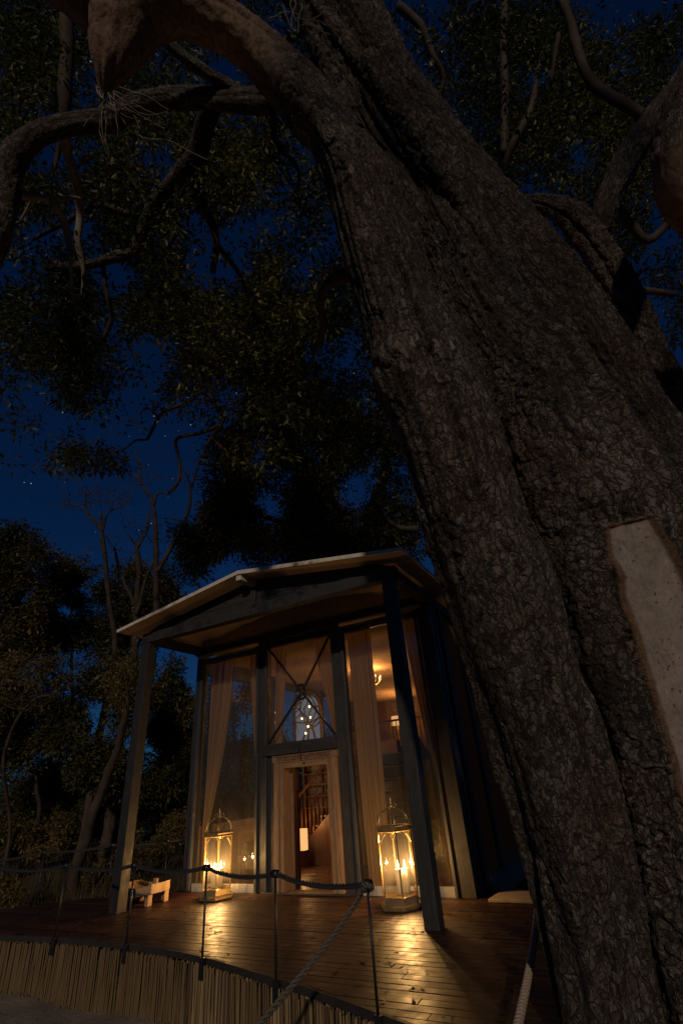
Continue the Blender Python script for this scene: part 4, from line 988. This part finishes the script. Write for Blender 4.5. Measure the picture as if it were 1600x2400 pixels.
LIMBS = [
 [(640, 235, 5.2, 34), (560, 235, 5.3, 30), (450, 228, 5.4, 27), (330, 243, 5.5, 27), (255, 280, 5.5, 32), (150, 292, 5.4, 32), (75, 320, 5.3, 34), (22, 390, 5.2, 38), (8, 460, 5.1, 40), (-15, 540, 5.0, 44), (-60, 640, 5.0, 46)],
 [(390, 95, 5.0, 14), (440, 140, 5.1, 15), (500, 180, 5.2, 16), (560, 215, 5.3, 18)],
 [(500, 245, 5.6, 26), (478, 300, 5.9, 24), (462, 355, 6.1, 24), (425, 405, 6.3, 22), (370, 470, 6.5, 18), (338, 530, 6.6, 16), (310, 590, 6.7, 14), (265, 602, 6.8, 13), (190, 622, 6.9, 12), (110, 622, 7.0, 11)],
 [(448, 420, 6.3, 10), (470, 470, 6.5, 11), (495, 520, 6.6, 10), (507, 560, 6.7, 9), (500, 640, 6.8, 7)],
 [(150, -160, 6.2, 22), (153, 0, 6.2, 20), (153, 150, 6.2, 18), (155, 270, 6.2, 14), (140, 340, 6.3, 8), (120, 420, 6.3, 3)],
 [(240, 600, 6.9, 7), (248, 680, 7.0, 6), (262, 740, 7.1, 6), (240, 800, 7.2, 5)],
 [(820, 640, 5.0, 20), (785, 650, 5.1, 15), (757, 668, 5.2, 12), (745, 705, 5.3, 11), (755, 760, 5.5, 9), (735, 830, 5.8, 7)],
 [(430, 690, 7.4, 9), (445, 715, 7.4, 8), (480, 770, 7.5, 7), (470, 850, 7.6, 7), (468, 915, 7.6, 6), (425, 950, 7.7, 5), (385, 965, 7.8, 4), (345, 1030, 7.9, 4)],
 [(470, 915, 7.6, 5), (510, 945, 7.6, 5), (525, 980, 7.7, 5), (470, 1015, 7.8, 5), (410, 1033, 7.9, 5), (422, 1085, 8.0, 4), (420, 1125, 8.0, 4), (395, 1155, 8.1, 3)],
 [(525, 985, 7.7, 4), (490, 1035, 7.8, 4), (465, 1090, 7.9, 3), (450, 1140, 8.0, 3)],
 [(640, 250, 6.0, 9), (645, 330, 6.4, 8), (700, 400, 6.8, 6), (690, 480, 7.0, 4)],
 [(300, 500, 6.6, 9), (230, 480, 6.8, 7), (150, 520, 7.0, 6), (80, 560, 7.2, 5)],
 [(505, 570, 6.8, 7), (560, 640, 7.2, 6), (590, 720, 7.5, 5), (620, 800, 7.8, 4)],
]
nodes_g = []
for k in (0, 1, 2):
    C = [(*at(u, v, t), px(rp, t)*0.85) for u, v, t, rp in LIMBS[k]]
    bark_obj('limb', giant, ctrl=C, seed=81+k, res=0.016, flute=0.022, depth=0.012); nodes_g.append(spline(C, 40))
nodes_g = np.vstack(nodes_g + [limb_tubes(LIMBS[3:], giant, seed=5)])
PALE = [[(15, 452, 5.2, 12), (50, 458, 5.4, 10), (90, 462, 5.6, 9), (140, 466, 5.8, 7), (175, 462, 5.9, 4), (205, 470, 6.0, 2)],
        [(120, 464, 5.7, 7), (147, 510, 5.9, 8), (160, 560, 6.0, 8), (168, 610, 6.0, 6), (172, 690, 6.1, 4), (185, 760, 6.2, 2)],
        [(150, 300, 5.45, 13), (158, 360, 5.7, 12), (178, 420, 6.0, 10), (188, 500, 6.3, 9), (182, 570, 6.3, 8), (195, 620, 6.4, 6), (190, 700, 6.5, 2)],
        [(80, 462, 5.6, 6), (62, 495, 5.8, 4), (45, 520, 5.8, 2)]]
nodes_p = limb_tubes(PALE, giant, 'pale_limb', 'grey_branch', 8, 12)
tw = MB(); rt = random.Random(12)
for k in range(22):
    u, v, t = 245 + rt.uniform(-20, 30), 205 + rt.uniform(-10, 20), 3.80
    a = rt.uniform(0.1, 1.9); q = []
    L_ = rt.uniform(60, 170)
    for j in range(7):
        q.append((u, v, t)); a += rt.uniform(-0.35, 0.30); u += math.cos(a)*L_/6; v += math.sin(a)*L_/6; t += rt.uniform(-0.03, 0.05)
    tw.tube([tuple(at(*z)) for z in q], np.linspace(0.005, 0.0022, 7), 5)
for pth in ([(290, 265), (330, 320), (400, 330), (440, 352), (488, 375)], [(245, 215), (180, 165), (130, 145), (105, 150)], [(235, 205), (170, 120), (140, 90)]):
    C = spline([tuple(at(u, v, 4.0)) for u, v in pth], 14); tw.tube(C, np.linspace(0.007, 0.003, 14), 5)
for k in range(9):
    u, v = 700 + rt.uniform(-20, 20), 60 + rt.uniform(-30, 20); a = rt.uniform(-2.6, 0.3); q = []
    for j in range(6): q.append((u, v, 3.95)); a += rt.uniform(-.5, .5); u += math.cos(a)*14; v += math.sin(a)*14
    tw.tube([tuple(at(*z)) for z in q], 0.0035, 5)
tw.build('dry_twig_tangle', M['grey_branch'], giant, kind='stuff')

def sample_density(rows, v0, n, trange, seed, cellpx=100, clump=0.95, u0=0, freq=0.011):
    """points in the crown volume; rows give how leafy each patch of the crown is"""
    r = np.random.default_rng(seed); G = np.array([[int(c) for c in rw] for rw in rows], float)
    out = []
    H_, W_ = G.shape
    while len(out) < n:
        u = r.uniform(0, W_, 4000); v = r.uniform(0, H_, 4000)
        fu = np.clip(u-0.5, 0, W_-1.001); fv = np.clip(v-0.5, 0, H_-1.001); iu, iv = fu.astype(int), fv.astype(int); a, b_ = fu-iu, fv-iv
        dn = G[iv, iu]*(1-a)*(1-b_)+G[iv, iu+1]*a*(1-b_)+G[iv+1, iu]*(1-a)*b_+G[iv+1, iu+1]*a*b_
        own = G[v.astype(int), u.astype(int)]; dn = np.where(own == 0, 0, dn)
        nz = fbm(np.c_[u*cellpx*freq, v*cellpx*freq, np.full(4000, seed*1.7)], 2, seed)
        pr = (dn/9)**1.25*np.clip(0.55+clump*nz*1.5, 0.01, 1)
        ok = r.random(4000) < pr
        tt = trange[0] + (trange[1]-trange[0])*np.clip(0.5+0.33*vnoise(np.c_[u*0.8, v*0.8, np.full(4000, seed+.5)], seed+4)+0.28*r.normal(size=4000), 0, 1)
        for k in np.nonzero(ok)[0]: out.append(at(u0+u[k]*cellpx, v0+v[k]*cellpx, tt[k]))
    return np.array(out[:n])
CROWN_L = ["532222322",
           "653332221",
           "654655311",
           "566776542",
           "667777231",
           "567678351",
           "778778774",
           "888678884",
           "987388885",
           "884315774",
           "363003222"]
PL = sample_density(CROWN_L, 0, 6800, (6.2, 12.0), 21)
gb = grow(np.vstack([nodes_g, nodes_p]), PL[::9], 0.02, seed=5, maxr=0.03)
gb.build('branchwork', M['branch'], giant, smooth=True, kind='stuff')
leaf_mesh('crown', PL, M['leaf'], giant, size=0.102, k=13, spread=0.22, seed=31)

# ---- the tree with a forked trunk behind it
fork = empty('forked_tree', (1.4, 8.3, -0.62), 'dark forked tree trunk rising right behind the huge trunk', 'tree')
S4 = [(1.347,8.4,-0.80,0.36),(1.715,7.207,2.058,0.280),(1.772,6.394,3.805,0.244),(1.551,5.507,5.593,0.194),(1.464,5.027,6.573,0.181),(1.333,4.712,7.121,0.178),(1.22,4.56,7.42,0.19),(1.06,4.45,7.62,0.14),(0.80,4.32,7.78,0.085),(0.52,4.20,7.92,0.05),(0.2,4.1,8.2,0.02)]
bark_obj('trunk', fork, ctrl=S4, seed=71, res=0.015, cell=(0.05, 0.06))
fl_ = [(1400, 590, 6.2, 22), (1408, 530, 6.1, 38), (1425, 465, 6.05, 44), (1455, 400, 6.1, 43), (1492, 335, 6.2, 42), (1545, 255, 6.3, 42), (1605, 170, 6.4, 42), (1700, 60, 6.6, 40)]
bark_obj('limb', fork, ctrl=[(*at(u, v, t), px(r, t)*0.8) for u, v, t, r in fl_], seed=73, res=0.018, cell=(0.05, 0.06))
rl = [(1640, 180, 4.6, 60), (1592, 290, 4.5, 52), (1580, 380, 4.4, 52), (1592, 450, 4.4, 56), (1640, 520, 4.4, 60), (1720, 600, 4.5, 60)]
bark_obj('limb', fork, ctrl=[(*at(u, v, t), px(r, t)*0.8) for u, v, t, r in rl], seed=79, res=0.018, smooth_from=0.9, flute=0.03)
nodes_f = limb_tubes([
 [(1540, 290, 6.3, 16), (1500, 262, 6.3, 15), (1450, 235, 6.4, 14), (1405, 208, 6.5, 13), (1375, 165, 6.6, 12), (1355, 115, 6.7, 12), (1335, 55, 6.8, 11), (1308, -10, 6.9, 10)],
 [(1310, 80, 7.0, 7), (1300, 130, 7.0, 6), (1290, 200, 7.1, 5)],
 [(1180, 360, 8.5, 11), (1183, 250, 8.6, 11), (1180, 120, 8.8, 10), (1182, -20, 9.0, 9)],
 [(1183, 420, 8.3, 7), (1195, 360, 8.1, 9), (1225, 300, 8.0, 9), (1245, 250, 8.1, 8), (1262, 150, 8.3, 6)],
 [(930, 20, 9.0, 12), (975, 60, 9.0, 10), (1010, 130, 9.0, 9), (1040, 190, 9.1, 8), (1010, 250, 9.2, 7)],
 [(1425, 450, 6.4, 8), (1455, 490, 6.7, 10), (1480, 530, 7.0, 12), (1512, 565, 7.0, 11), (1570, 520, 7.0, 9)],
 [(1420, 690, 7.2, 8), (1520, 683, 7.0, 9), (1580, 690, 7.0, 8)],
 [(980, 1240, 9.5, 9), (930, 1235, 9.6, 7), (880, 1190, 9.8, 5)]], fork, seed=17)
CROWN_R = ["3456776788",
           "1457777885",
           "1255777765",
           "1136776444",
           "1112444444",
           "1111145555",
           "1111112566",
           "1111111255"]
PR = sample_density(CROWN_R, 0, 5200, (8.0, 15.0), 45, u0=800)
PR = PR[[i for i in range(len(PR))]]
grow(nodes_f, PR[::11], 0.02, seed=6, maxr=0.03).build('branchwork', M['branch'], fork, smooth=True, kind='stuff')
leaf_mesh('crown', PR, M['leaf'], fork, size=0.115, k=12, spread=0.26, seed=33)

# ---- woods behind and to the left
def blob_points(blobs, n, seed, dt=1.2):
    r = np.random.default_rng(seed); A = np.array([b[2]*b[3] for b in blobs], float); A /= A.sum(); out = []
    while len(out) < n*2.6:
        k = r.choice(len(blobs), p=A, size=2000); x = r.normal(size=(2000, 3)); x /= np.linalg.norm(x, axis=1)[:, None]; x *= (r.random(2000)**0.42)[:, None]
        for kk, q in zip(k, x):
            u, v, ru, rv_, t = blobs[kk]; out.append(at(u+q[0]*ru, v+q[1]*rv_, t+q[2]*dt))
    P = np.array(out); P = P + 0.55*np.c_[fbm(P*0.9, 2, seed+31), fbm(P*0.9, 2, seed+32), fbm(P*0.9, 2, seed+33)]*min(1.6, blobs[0][4]/12); nz = fbm(P*0.75, 2, seed); P = P[nz > -0.12*np.abs(np.random.default_rng(seed+1).normal(size=len(P)))+0.02]
    return P[:n]
def leafy_tree(name, label, blobs, n, seed, size, trunks, mat='leaf_far', group='trees behind the deck', k=10, spread=0.3, dt=1.4, sub=14, tint0=0.0, cat='tree'):
    t0 = trunks[0][0]; g0 = at(*t0[:3])
    root = empty(name, (g0[0], g0[1], -0.62), label, cat, group)
    nd = limb_tubes([[tuple(q) for q in tr_] for tr_ in trunks], root, seed=seed, n_side=9, foot=True)
    P = blob_points(blobs, n, seed, dt)
    if len(P):
        grow(nd, P[::sub], 0.03, seed=seed, maxr=0.05, rmin=0.008).build('branchwork', M['branch'], root, smooth=True, kind='stuff')
        leaf_mesh('crown', P, M[mat], root, size=size, k=k, spread=spread, seed=seed+7, tint0=tint0)
    return root
leafy_tree('broadleaf_tree', 'broad dark leafy tree rising behind the pavilion roof',
  [(720, 1160, 190, 140, 16), (560, 1120, 95, 90, 16), (850, 1180, 130, 120, 15), (625, 1030, 95, 80, 16), (765, 990, 110, 100, 16), (505, 1250, 85, 70, 16), (900, 1060, 70, 130, 15.5), (650, 1290, 190, 60, 15), (840, 1285, 150, 50, 14), (460, 1310, 50, 45, 17)],
  8200, 101, 0.15, [[(830, 1700, 15.5, 26), (832, 1450, 15.5, 24), (850, 1290, 15.5, 20), (880, 1180, 15.5, 15), (905, 1090, 15.5, 10), (908, 1030, 15.5, 6)], [(850, 1290, 15.5, 13), (800, 1200, 15.5, 9), (720, 1110, 15.8, 7), (690, 900, 16, 5)], [(845, 1310, 15.5, 11), (700, 1240, 15.8, 8), (560, 1180, 16, 5)]], tint0=0.06)
WOOD = [
 ('dense dark tree at the far left edge of the picture', [(15, 1310, 85, 90, 22), (20, 1420, 100, 80, 22), (0, 1520, 80, 70, 21)], 2600, [(40, 2000, 22, 12), (35, 1600, 22, 9), (25, 1350, 22, 4)], -0.05, 0.18),
 ('rounded dark tree left of the bare trees', [(165, 1345, 60, 45, 24), (140, 1430, 90, 60, 24), (230, 1440, 70, 70, 24), (110, 1500, 90, 50, 24)], 3000, [(180, 2000, 24, 10), (170, 1650, 24, 8), (165, 1380, 24, 4)], -0.08, 0.18),
 ('dark tree whose crown stands behind the left roof tip', [(330, 1400, 75, 90, 25), (285, 1490, 70, 60, 25), (400, 1390, 35, 60, 25)], 2200, [(310, 2000, 25, 10), (315, 1650, 25, 8), (330, 1400, 25, 4)], -0.08, 0.18),
 ('low spreading tree lit warmly at the left edge', [(70, 1620, 130, 80, 18), (40, 1730, 110, 80, 18), (150, 1700, 90, 60, 18)], 2600, [(60, 2060, 18, 12), (95, 1900, 18, 10), (60, 1760, 18, 7), (20, 1640, 18, 4)], 0.10, 0.16),
 ('bushy tree seen left of the left porch post', [(270, 1640, 95, 90, 17.5), (240, 1760, 100, 80, 17), (300, 1800, 70, 80, 17)], 3000, [(245, 2060, 17.5, 14), (275, 1850, 17.5, 11), (285, 1700, 17.5, 7), (260, 1600, 17.5, 4)], 0.12, 0.15),
 ('bushy tree showing between porch post and pavilion wall', [(400, 1700, 50, 130, 20), (385, 1590, 35, 60, 20), (410, 1830, 40, 60, 19)], 2200, [(390, 2050, 20, 10), (400, 1800, 20, 8), (400, 1560, 20, 3)], 0.10, 0.17),
 ('low scrub tree in the middle left distance', [(150, 1850, 120, 70, 21), (50, 1890, 80, 60, 21), (330, 1880, 70, 60, 21)], 2800, [(150, 2050, 21, 8), (140, 1850, 21, 5)], 0.16, 0.17),
]
WOOD.append(('leafy tree seen through the left window of the pavilion', [(545, 1690, 60, 90, 19), (520, 1800, 70, 70, 19), (590, 1760, 50, 70, 19), (560, 1620, 40, 40, 19)], 2600, [(540, 2000, 19, 10), (545, 1850, 19, 8), (550, 1650, 19, 4)], 0.14, 0.17))
for k, (lb, bl_, n_, tr_, tn, sz) in enumerate(WOOD):
    leafy_tree('woodland_tree', lb, bl_, n_, 200+k*13, sz, [[(q[0], q[1], q[2], q[3]*0.55) for q in tr_]], tint0=tn, k=11)
leafy_tree('leaning_pale_tree', 'slender pale trunk leaning right behind the far deck edge', [(300, 1600, 40, 60, 13)], 160, 333, 0.12,
  [[(163, 2108, 12.6, 15), (190, 2010, 12.7, 14), (222, 1910, 12.8, 13), (255, 1810, 12.9, 11), (290, 1690, 13, 8), (305, 1600, 13, 5)]])
# bare trees against the sky
def bare_tree(label, limbs, seed, fan):
    g0 = at(*limbs[0][0][:3]); root = empty('bare_tree', (g0[0], g0[1], -0.62), label, 'tree', 'bare trees against the sky')
    nd = limb_tubes([[(q[0], q[1], q[2], q[3]*0.8) for q in l_] for l_ in limbs], root, seed=seed, n_side=8, foot=True)
    r = np.random.default_rng(seed); T_ = []
    for (u, v, ru, rv_, t, n) in fan:
        for k in range(int(n*3.2)): T_.append(at(u+r.normal()*ru*0.85, v-abs(r.normal())*rv_*0.75+0.15*rv_, t+r.normal()*0.6))
    grow(nd, np.array(T_), 0.02, seed=seed, maxr=0.036, rmin=0.013, wob=0.12).build('branchwork', M['branch'], root, smooth=True, kind='stuff')
bare_tree('bare fan-topped tree, leftmost against the starry sky', [[(268, 1500, 20, 9), (255, 1400, 20, 8), (246, 1310, 20, 7), (240, 1249, 20, 6), (236, 1200, 20, 4)],
  [(240, 1250, 20, 4), (215, 1215, 20, 4), (195, 1190, 20, 3), (160, 1180, 20, 2)], [(240, 1245, 20, 4), (255, 1200, 20, 3), (290, 1185, 20, 2)], [(240, 1240, 20, 4), (205, 1205, 20, 3), (200, 1150, 20, 2)]], 501,
  [(180, 1190, 40, 45, 20, 24), (235, 1170, 35, 45, 20, 30), (285, 1180, 30, 35, 20, 14), (245, 1290, 40, 20, 20, 4)])
bare_tree('bare many-stemmed tree left of the roof ridge', [[(318, 1480, 21, 11), (320, 1400, 21, 10), (322, 1290, 21, 7), (318, 1275, 21, 5), (300, 1255, 21, 3)], [(322, 1285, 21, 5), (345, 1240, 21, 4), (350, 1200, 21, 3)], [(320, 1420, 21, 6), (290, 1360, 21, 5), (272, 1300, 21, 4), (268, 1282, 21, 3)],
  [(322, 1440, 21, 7), (345, 1350, 21, 5), (365, 1290, 21, 4), (362, 1260, 21, 3)]], 511, [(320, 1260, 45, 50, 21, 14), (285, 1310, 40, 50, 21, 10), (350, 1250, 30, 50, 21, 8)])
bare_tree('tall bare tree with a long curved limb, beside the pavilion crown', [[(366, 1440, 20.5, 10), (366, 1340, 20.5, 9), (365, 1260, 20.5, 7), (360, 1190, 20.5, 6), (348, 1155, 20.5, 5), (328, 1130, 20.5, 4), (330, 1095, 20.5, 3), (315, 1060, 20.5, 2)],
  [(370, 1340, 20.5, 8), (400, 1285, 20.5, 7), (430, 1230, 20.5, 6), (445, 1180, 20.5, 5), (440, 1120, 20.5, 3), (428, 1095, 20.5, 2)], [(360, 1185, 20.5, 4), (372, 1155, 20.5, 4), (398, 1157, 20.5, 3), (418, 1135, 20.5, 3)]], 521,
  [(345, 1130, 45, 60, 20.5, 14), (430, 1130, 25, 40, 20.5, 8), (380, 1270, 50, 40, 20.5, 12), (420, 1290, 30, 40, 20.5, 8)])
bare_tree('pale dead branch tangle low in the left woods', [[(20, 1980, 16, 6), (15, 1750, 16, 6), (60, 1660, 16, 5), (90, 1635, 16, 4), (120, 1628, 16, 3), (133, 1608, 16, 2)], [(60, 1660, 16, 3), (28, 1660, 16, 2), (8, 1650, 16, 2)]], 531, [(60, 1650, 50, 40, 16, 14), (60, 1560, 50, 30, 16, 6)])
# bushes and grass by the far deck edge
def bush(label, u, v, t, ru, rv_, n, seed, mat='leaf_dry', size=0.09):
    c = at(u, v, t); root = empty('bush', (c[0], c[1], -0.62), label, 'bush', 'bushes beyond the deck')
    P = blob_points([(u, v, ru, rv_, t)], n, seed, 0.6); mb = MB(); r = random.Random(seed)
    base = np.array([c[0], c[1], -0.65])
    for q in P[::10]: 
        b_ = base + np.array([r.uniform(-.2, .2), r.uniform(-.2, .2), 0]); mb.tube(spline([tuple(b_), tuple((b_+q)/2 + np.array([r.uniform(-.15, .15), r.uniform(-.15, .15), 0.1])), tuple(q)], 6), np.linspace(0.012, 0.004, 6), 5)
    mb.build('stem', M['branch'], root, smooth=True, kind='stuff'); leaf_mesh('foliage', P, M[mat], root, size=size, k=9, spread=0.14, seed=seed, tint0=0.1)
bush('yellow-green bush at the left picture edge beyond the deck', 25, 2085, 11.0, 55, 55, 420, 601)
bush('small pale leafy bush beside the leaning pale trunk', 110, 2020, 13.0, 40, 30, 160, 602)
bush('low bush behind the leaning pale trunk', 235, 2040, 13.5, 70, 45, 380, 603, 'leaf_far')
bush('bush in the gap between porch post and pavilion', 385, 1985, 15.0, 60, 50, 420, 604)
for k, (u, v, t, ru, rv_, n_, lb) in enumerate(((60, 1960, 17, 110, 55, 1300, 'dense dark thicket low at the left edge behind the fence ropes'), (220, 1950, 18, 110, 60, 1300, 'dense dark thicket behind the leaning pale trunk'),
        (390, 1930, 19, 80, 70, 1200, 'dense dark thicket behind the gap beside the pavilion'), (540, 1930, 20, 90, 90, 1200, 'dark thicket seen through the left window glass'))):
    bush(lb, u, v, t, ru, rv_, n_, 620+k, 'leaf_far', 0.15)
r = np.random.default_rng(9); gV, gF = [], []
for k in range(5200):
    u = r.uniform(-60, 440); tt = r.uniform(10.2, 20); c = at(u, 2050, tt); x, y_ = c[0], c[1]
    if y_ < back(np.clip(x, -10.6, -2)) + 0.15 and x > -10.7: continue
    h = r.uniform(0.15, 0.5); a = r.uniform(0, 6.28); ln = r.uniform(0.05, 0.25); w = 0.006
    i = len(gV); dx, dy = math.cos(a), math.sin(a)
    gV += [(x-dy*w, y_+dx*w, -0.64), (x+dy*w, y_-dx*w, -0.64), (x+dx*ln, y_+dy*ln, -0.62+h)]; gF.append((i, i+1, i+2))
mesh_np('grass', np.array(gV), np.array(gF), M['leaf_dry'], None, attrs={'tint': r.random(len(gV))*0.6}, kind='stuff', label='dry grass beyond the deck edge')

# ---- trees behind viewer: tall one added to shade trunk, others show in window glass
def round_tree(label, x, y, h, rad, n, seed, size=0.13):
    root = empty('shade_tree', (x, y, -0.62), label, 'tree', 'trees around the viewer'); r = np.random.default_rng(seed)
    C = spline([(x, y, -0.8, 0.22), (x+0.2, y-0.1, h*0.35, 0.18), (x-0.1, y+0.2, h*0.7, 0.12), (x, y, h, 0.03)], 30)
    MB().tube(C[:, :3], C[:, 3], 10).build('trunk', M['branch'], root, smooth=True)
    q = r.normal(size=(n*3, 3)); q /= np.linalg.norm(q, axis=1)[:, None]; q *= (r.random(n*3)**0.4)[:, None]
    P = np.array([x, y, h*0.72]) + q*np.array([rad, rad, rad*0.85]); P = P[fbm(P*0.8, 2, seed) > 0.05][:n]
    grow(C, P[::12], 0.03, seed=seed, maxr=0.05).build('branchwork', M['branch'], root, smooth=True, kind='stuff')
    leaf_mesh('crown', P, M['leaf'], root, size=size, k=11, spread=0.28, seed=seed)
round_tree('unseen tall leafy tree added right behind the viewer to shade the trunk', 8.8, -9.2, 16.5, 4.2, 800, 705)
for k, (x, y, h) in enumerate(((-9.5, -11.5, 7.0), (-14.5, -10, 7.5), (-5.0, -13.5, 6.5))):
    round_tree(('leafy tree far behind the viewer, mirrored in the left window', 'leafy tree behind the viewer on the far left', 'leafy tree behind the viewer, mirrored in the middle window')[k], x, y, h, 3.0, 600, 711+k, 0.16)

# ---- far wood closing the view behind everything, and litter on the deck
r = np.random.default_rng(77); n_ = 9000; a = r.uniform(-0.35, 1.75, n_); dd = r.uniform(30, 46, n_)
hgt = 4.9 + 1.7*vnoise(np.c_[a*9, dd*0.12, a*0+0.3], 8) + 1.4*vnoise(np.c_[a*31, dd*0.3, a*0+0.7], 9)
P = np.c_[-5 - dd*np.sin(a), 3 + dd*np.cos(a), -0.6 + np.maximum(0.3, hgt)*r.random(n_)**0.7]
fw = leaf_mesh('far_wood', np.array(P), M['leaf_far'], None, size=0.30, k=9, spread=0.55, seed=91, tint0=-0.15); fw['label'] = 'dark far wood closing the horizon'
r = np.random.default_rng(78); P = []
while len(P) < 330:
    x, y_ = r.uniform(-10, -0.8), r.uniform(4.3, 7.8)
    if front(x)+0.05 < y_ < back(x)-0.05 and not (math.hypot(x+3.32, y_-7.29) < 0.36 or math.hypot(x+6.66, y_-7.48) < 0.36): P.append((x, y_))
V, F = [], []
for k, (x, y_) in enumerate(P):
    a = r.uniform(0, 6.28); l = r.uniform(0.018, 0.05); w = l*0.4; c, sn = math.cos(a), math.sin(a); z = 0.004
    i = len(V); V += [(x-c*l, y_-sn*l, z), (x-sn*w, y_+c*w, z+r.uniform(0.002, 0.01)), (x+c*l, y_+sn*l, z+r.uniform(0, 0.012)), (x+sn*w, y_-c*w, z+r.uniform(0.0, 0.006))]; F += [(i, i+1, i+2), (i, i+2, i+3)]
mesh_np('leaf_litter', np.array(V), np.array(F), M['leaf_dry'], None, attrs={'tint': r.random(len(V))}, kind='stuff', label='small dry fallen leaves scattered over the deck')
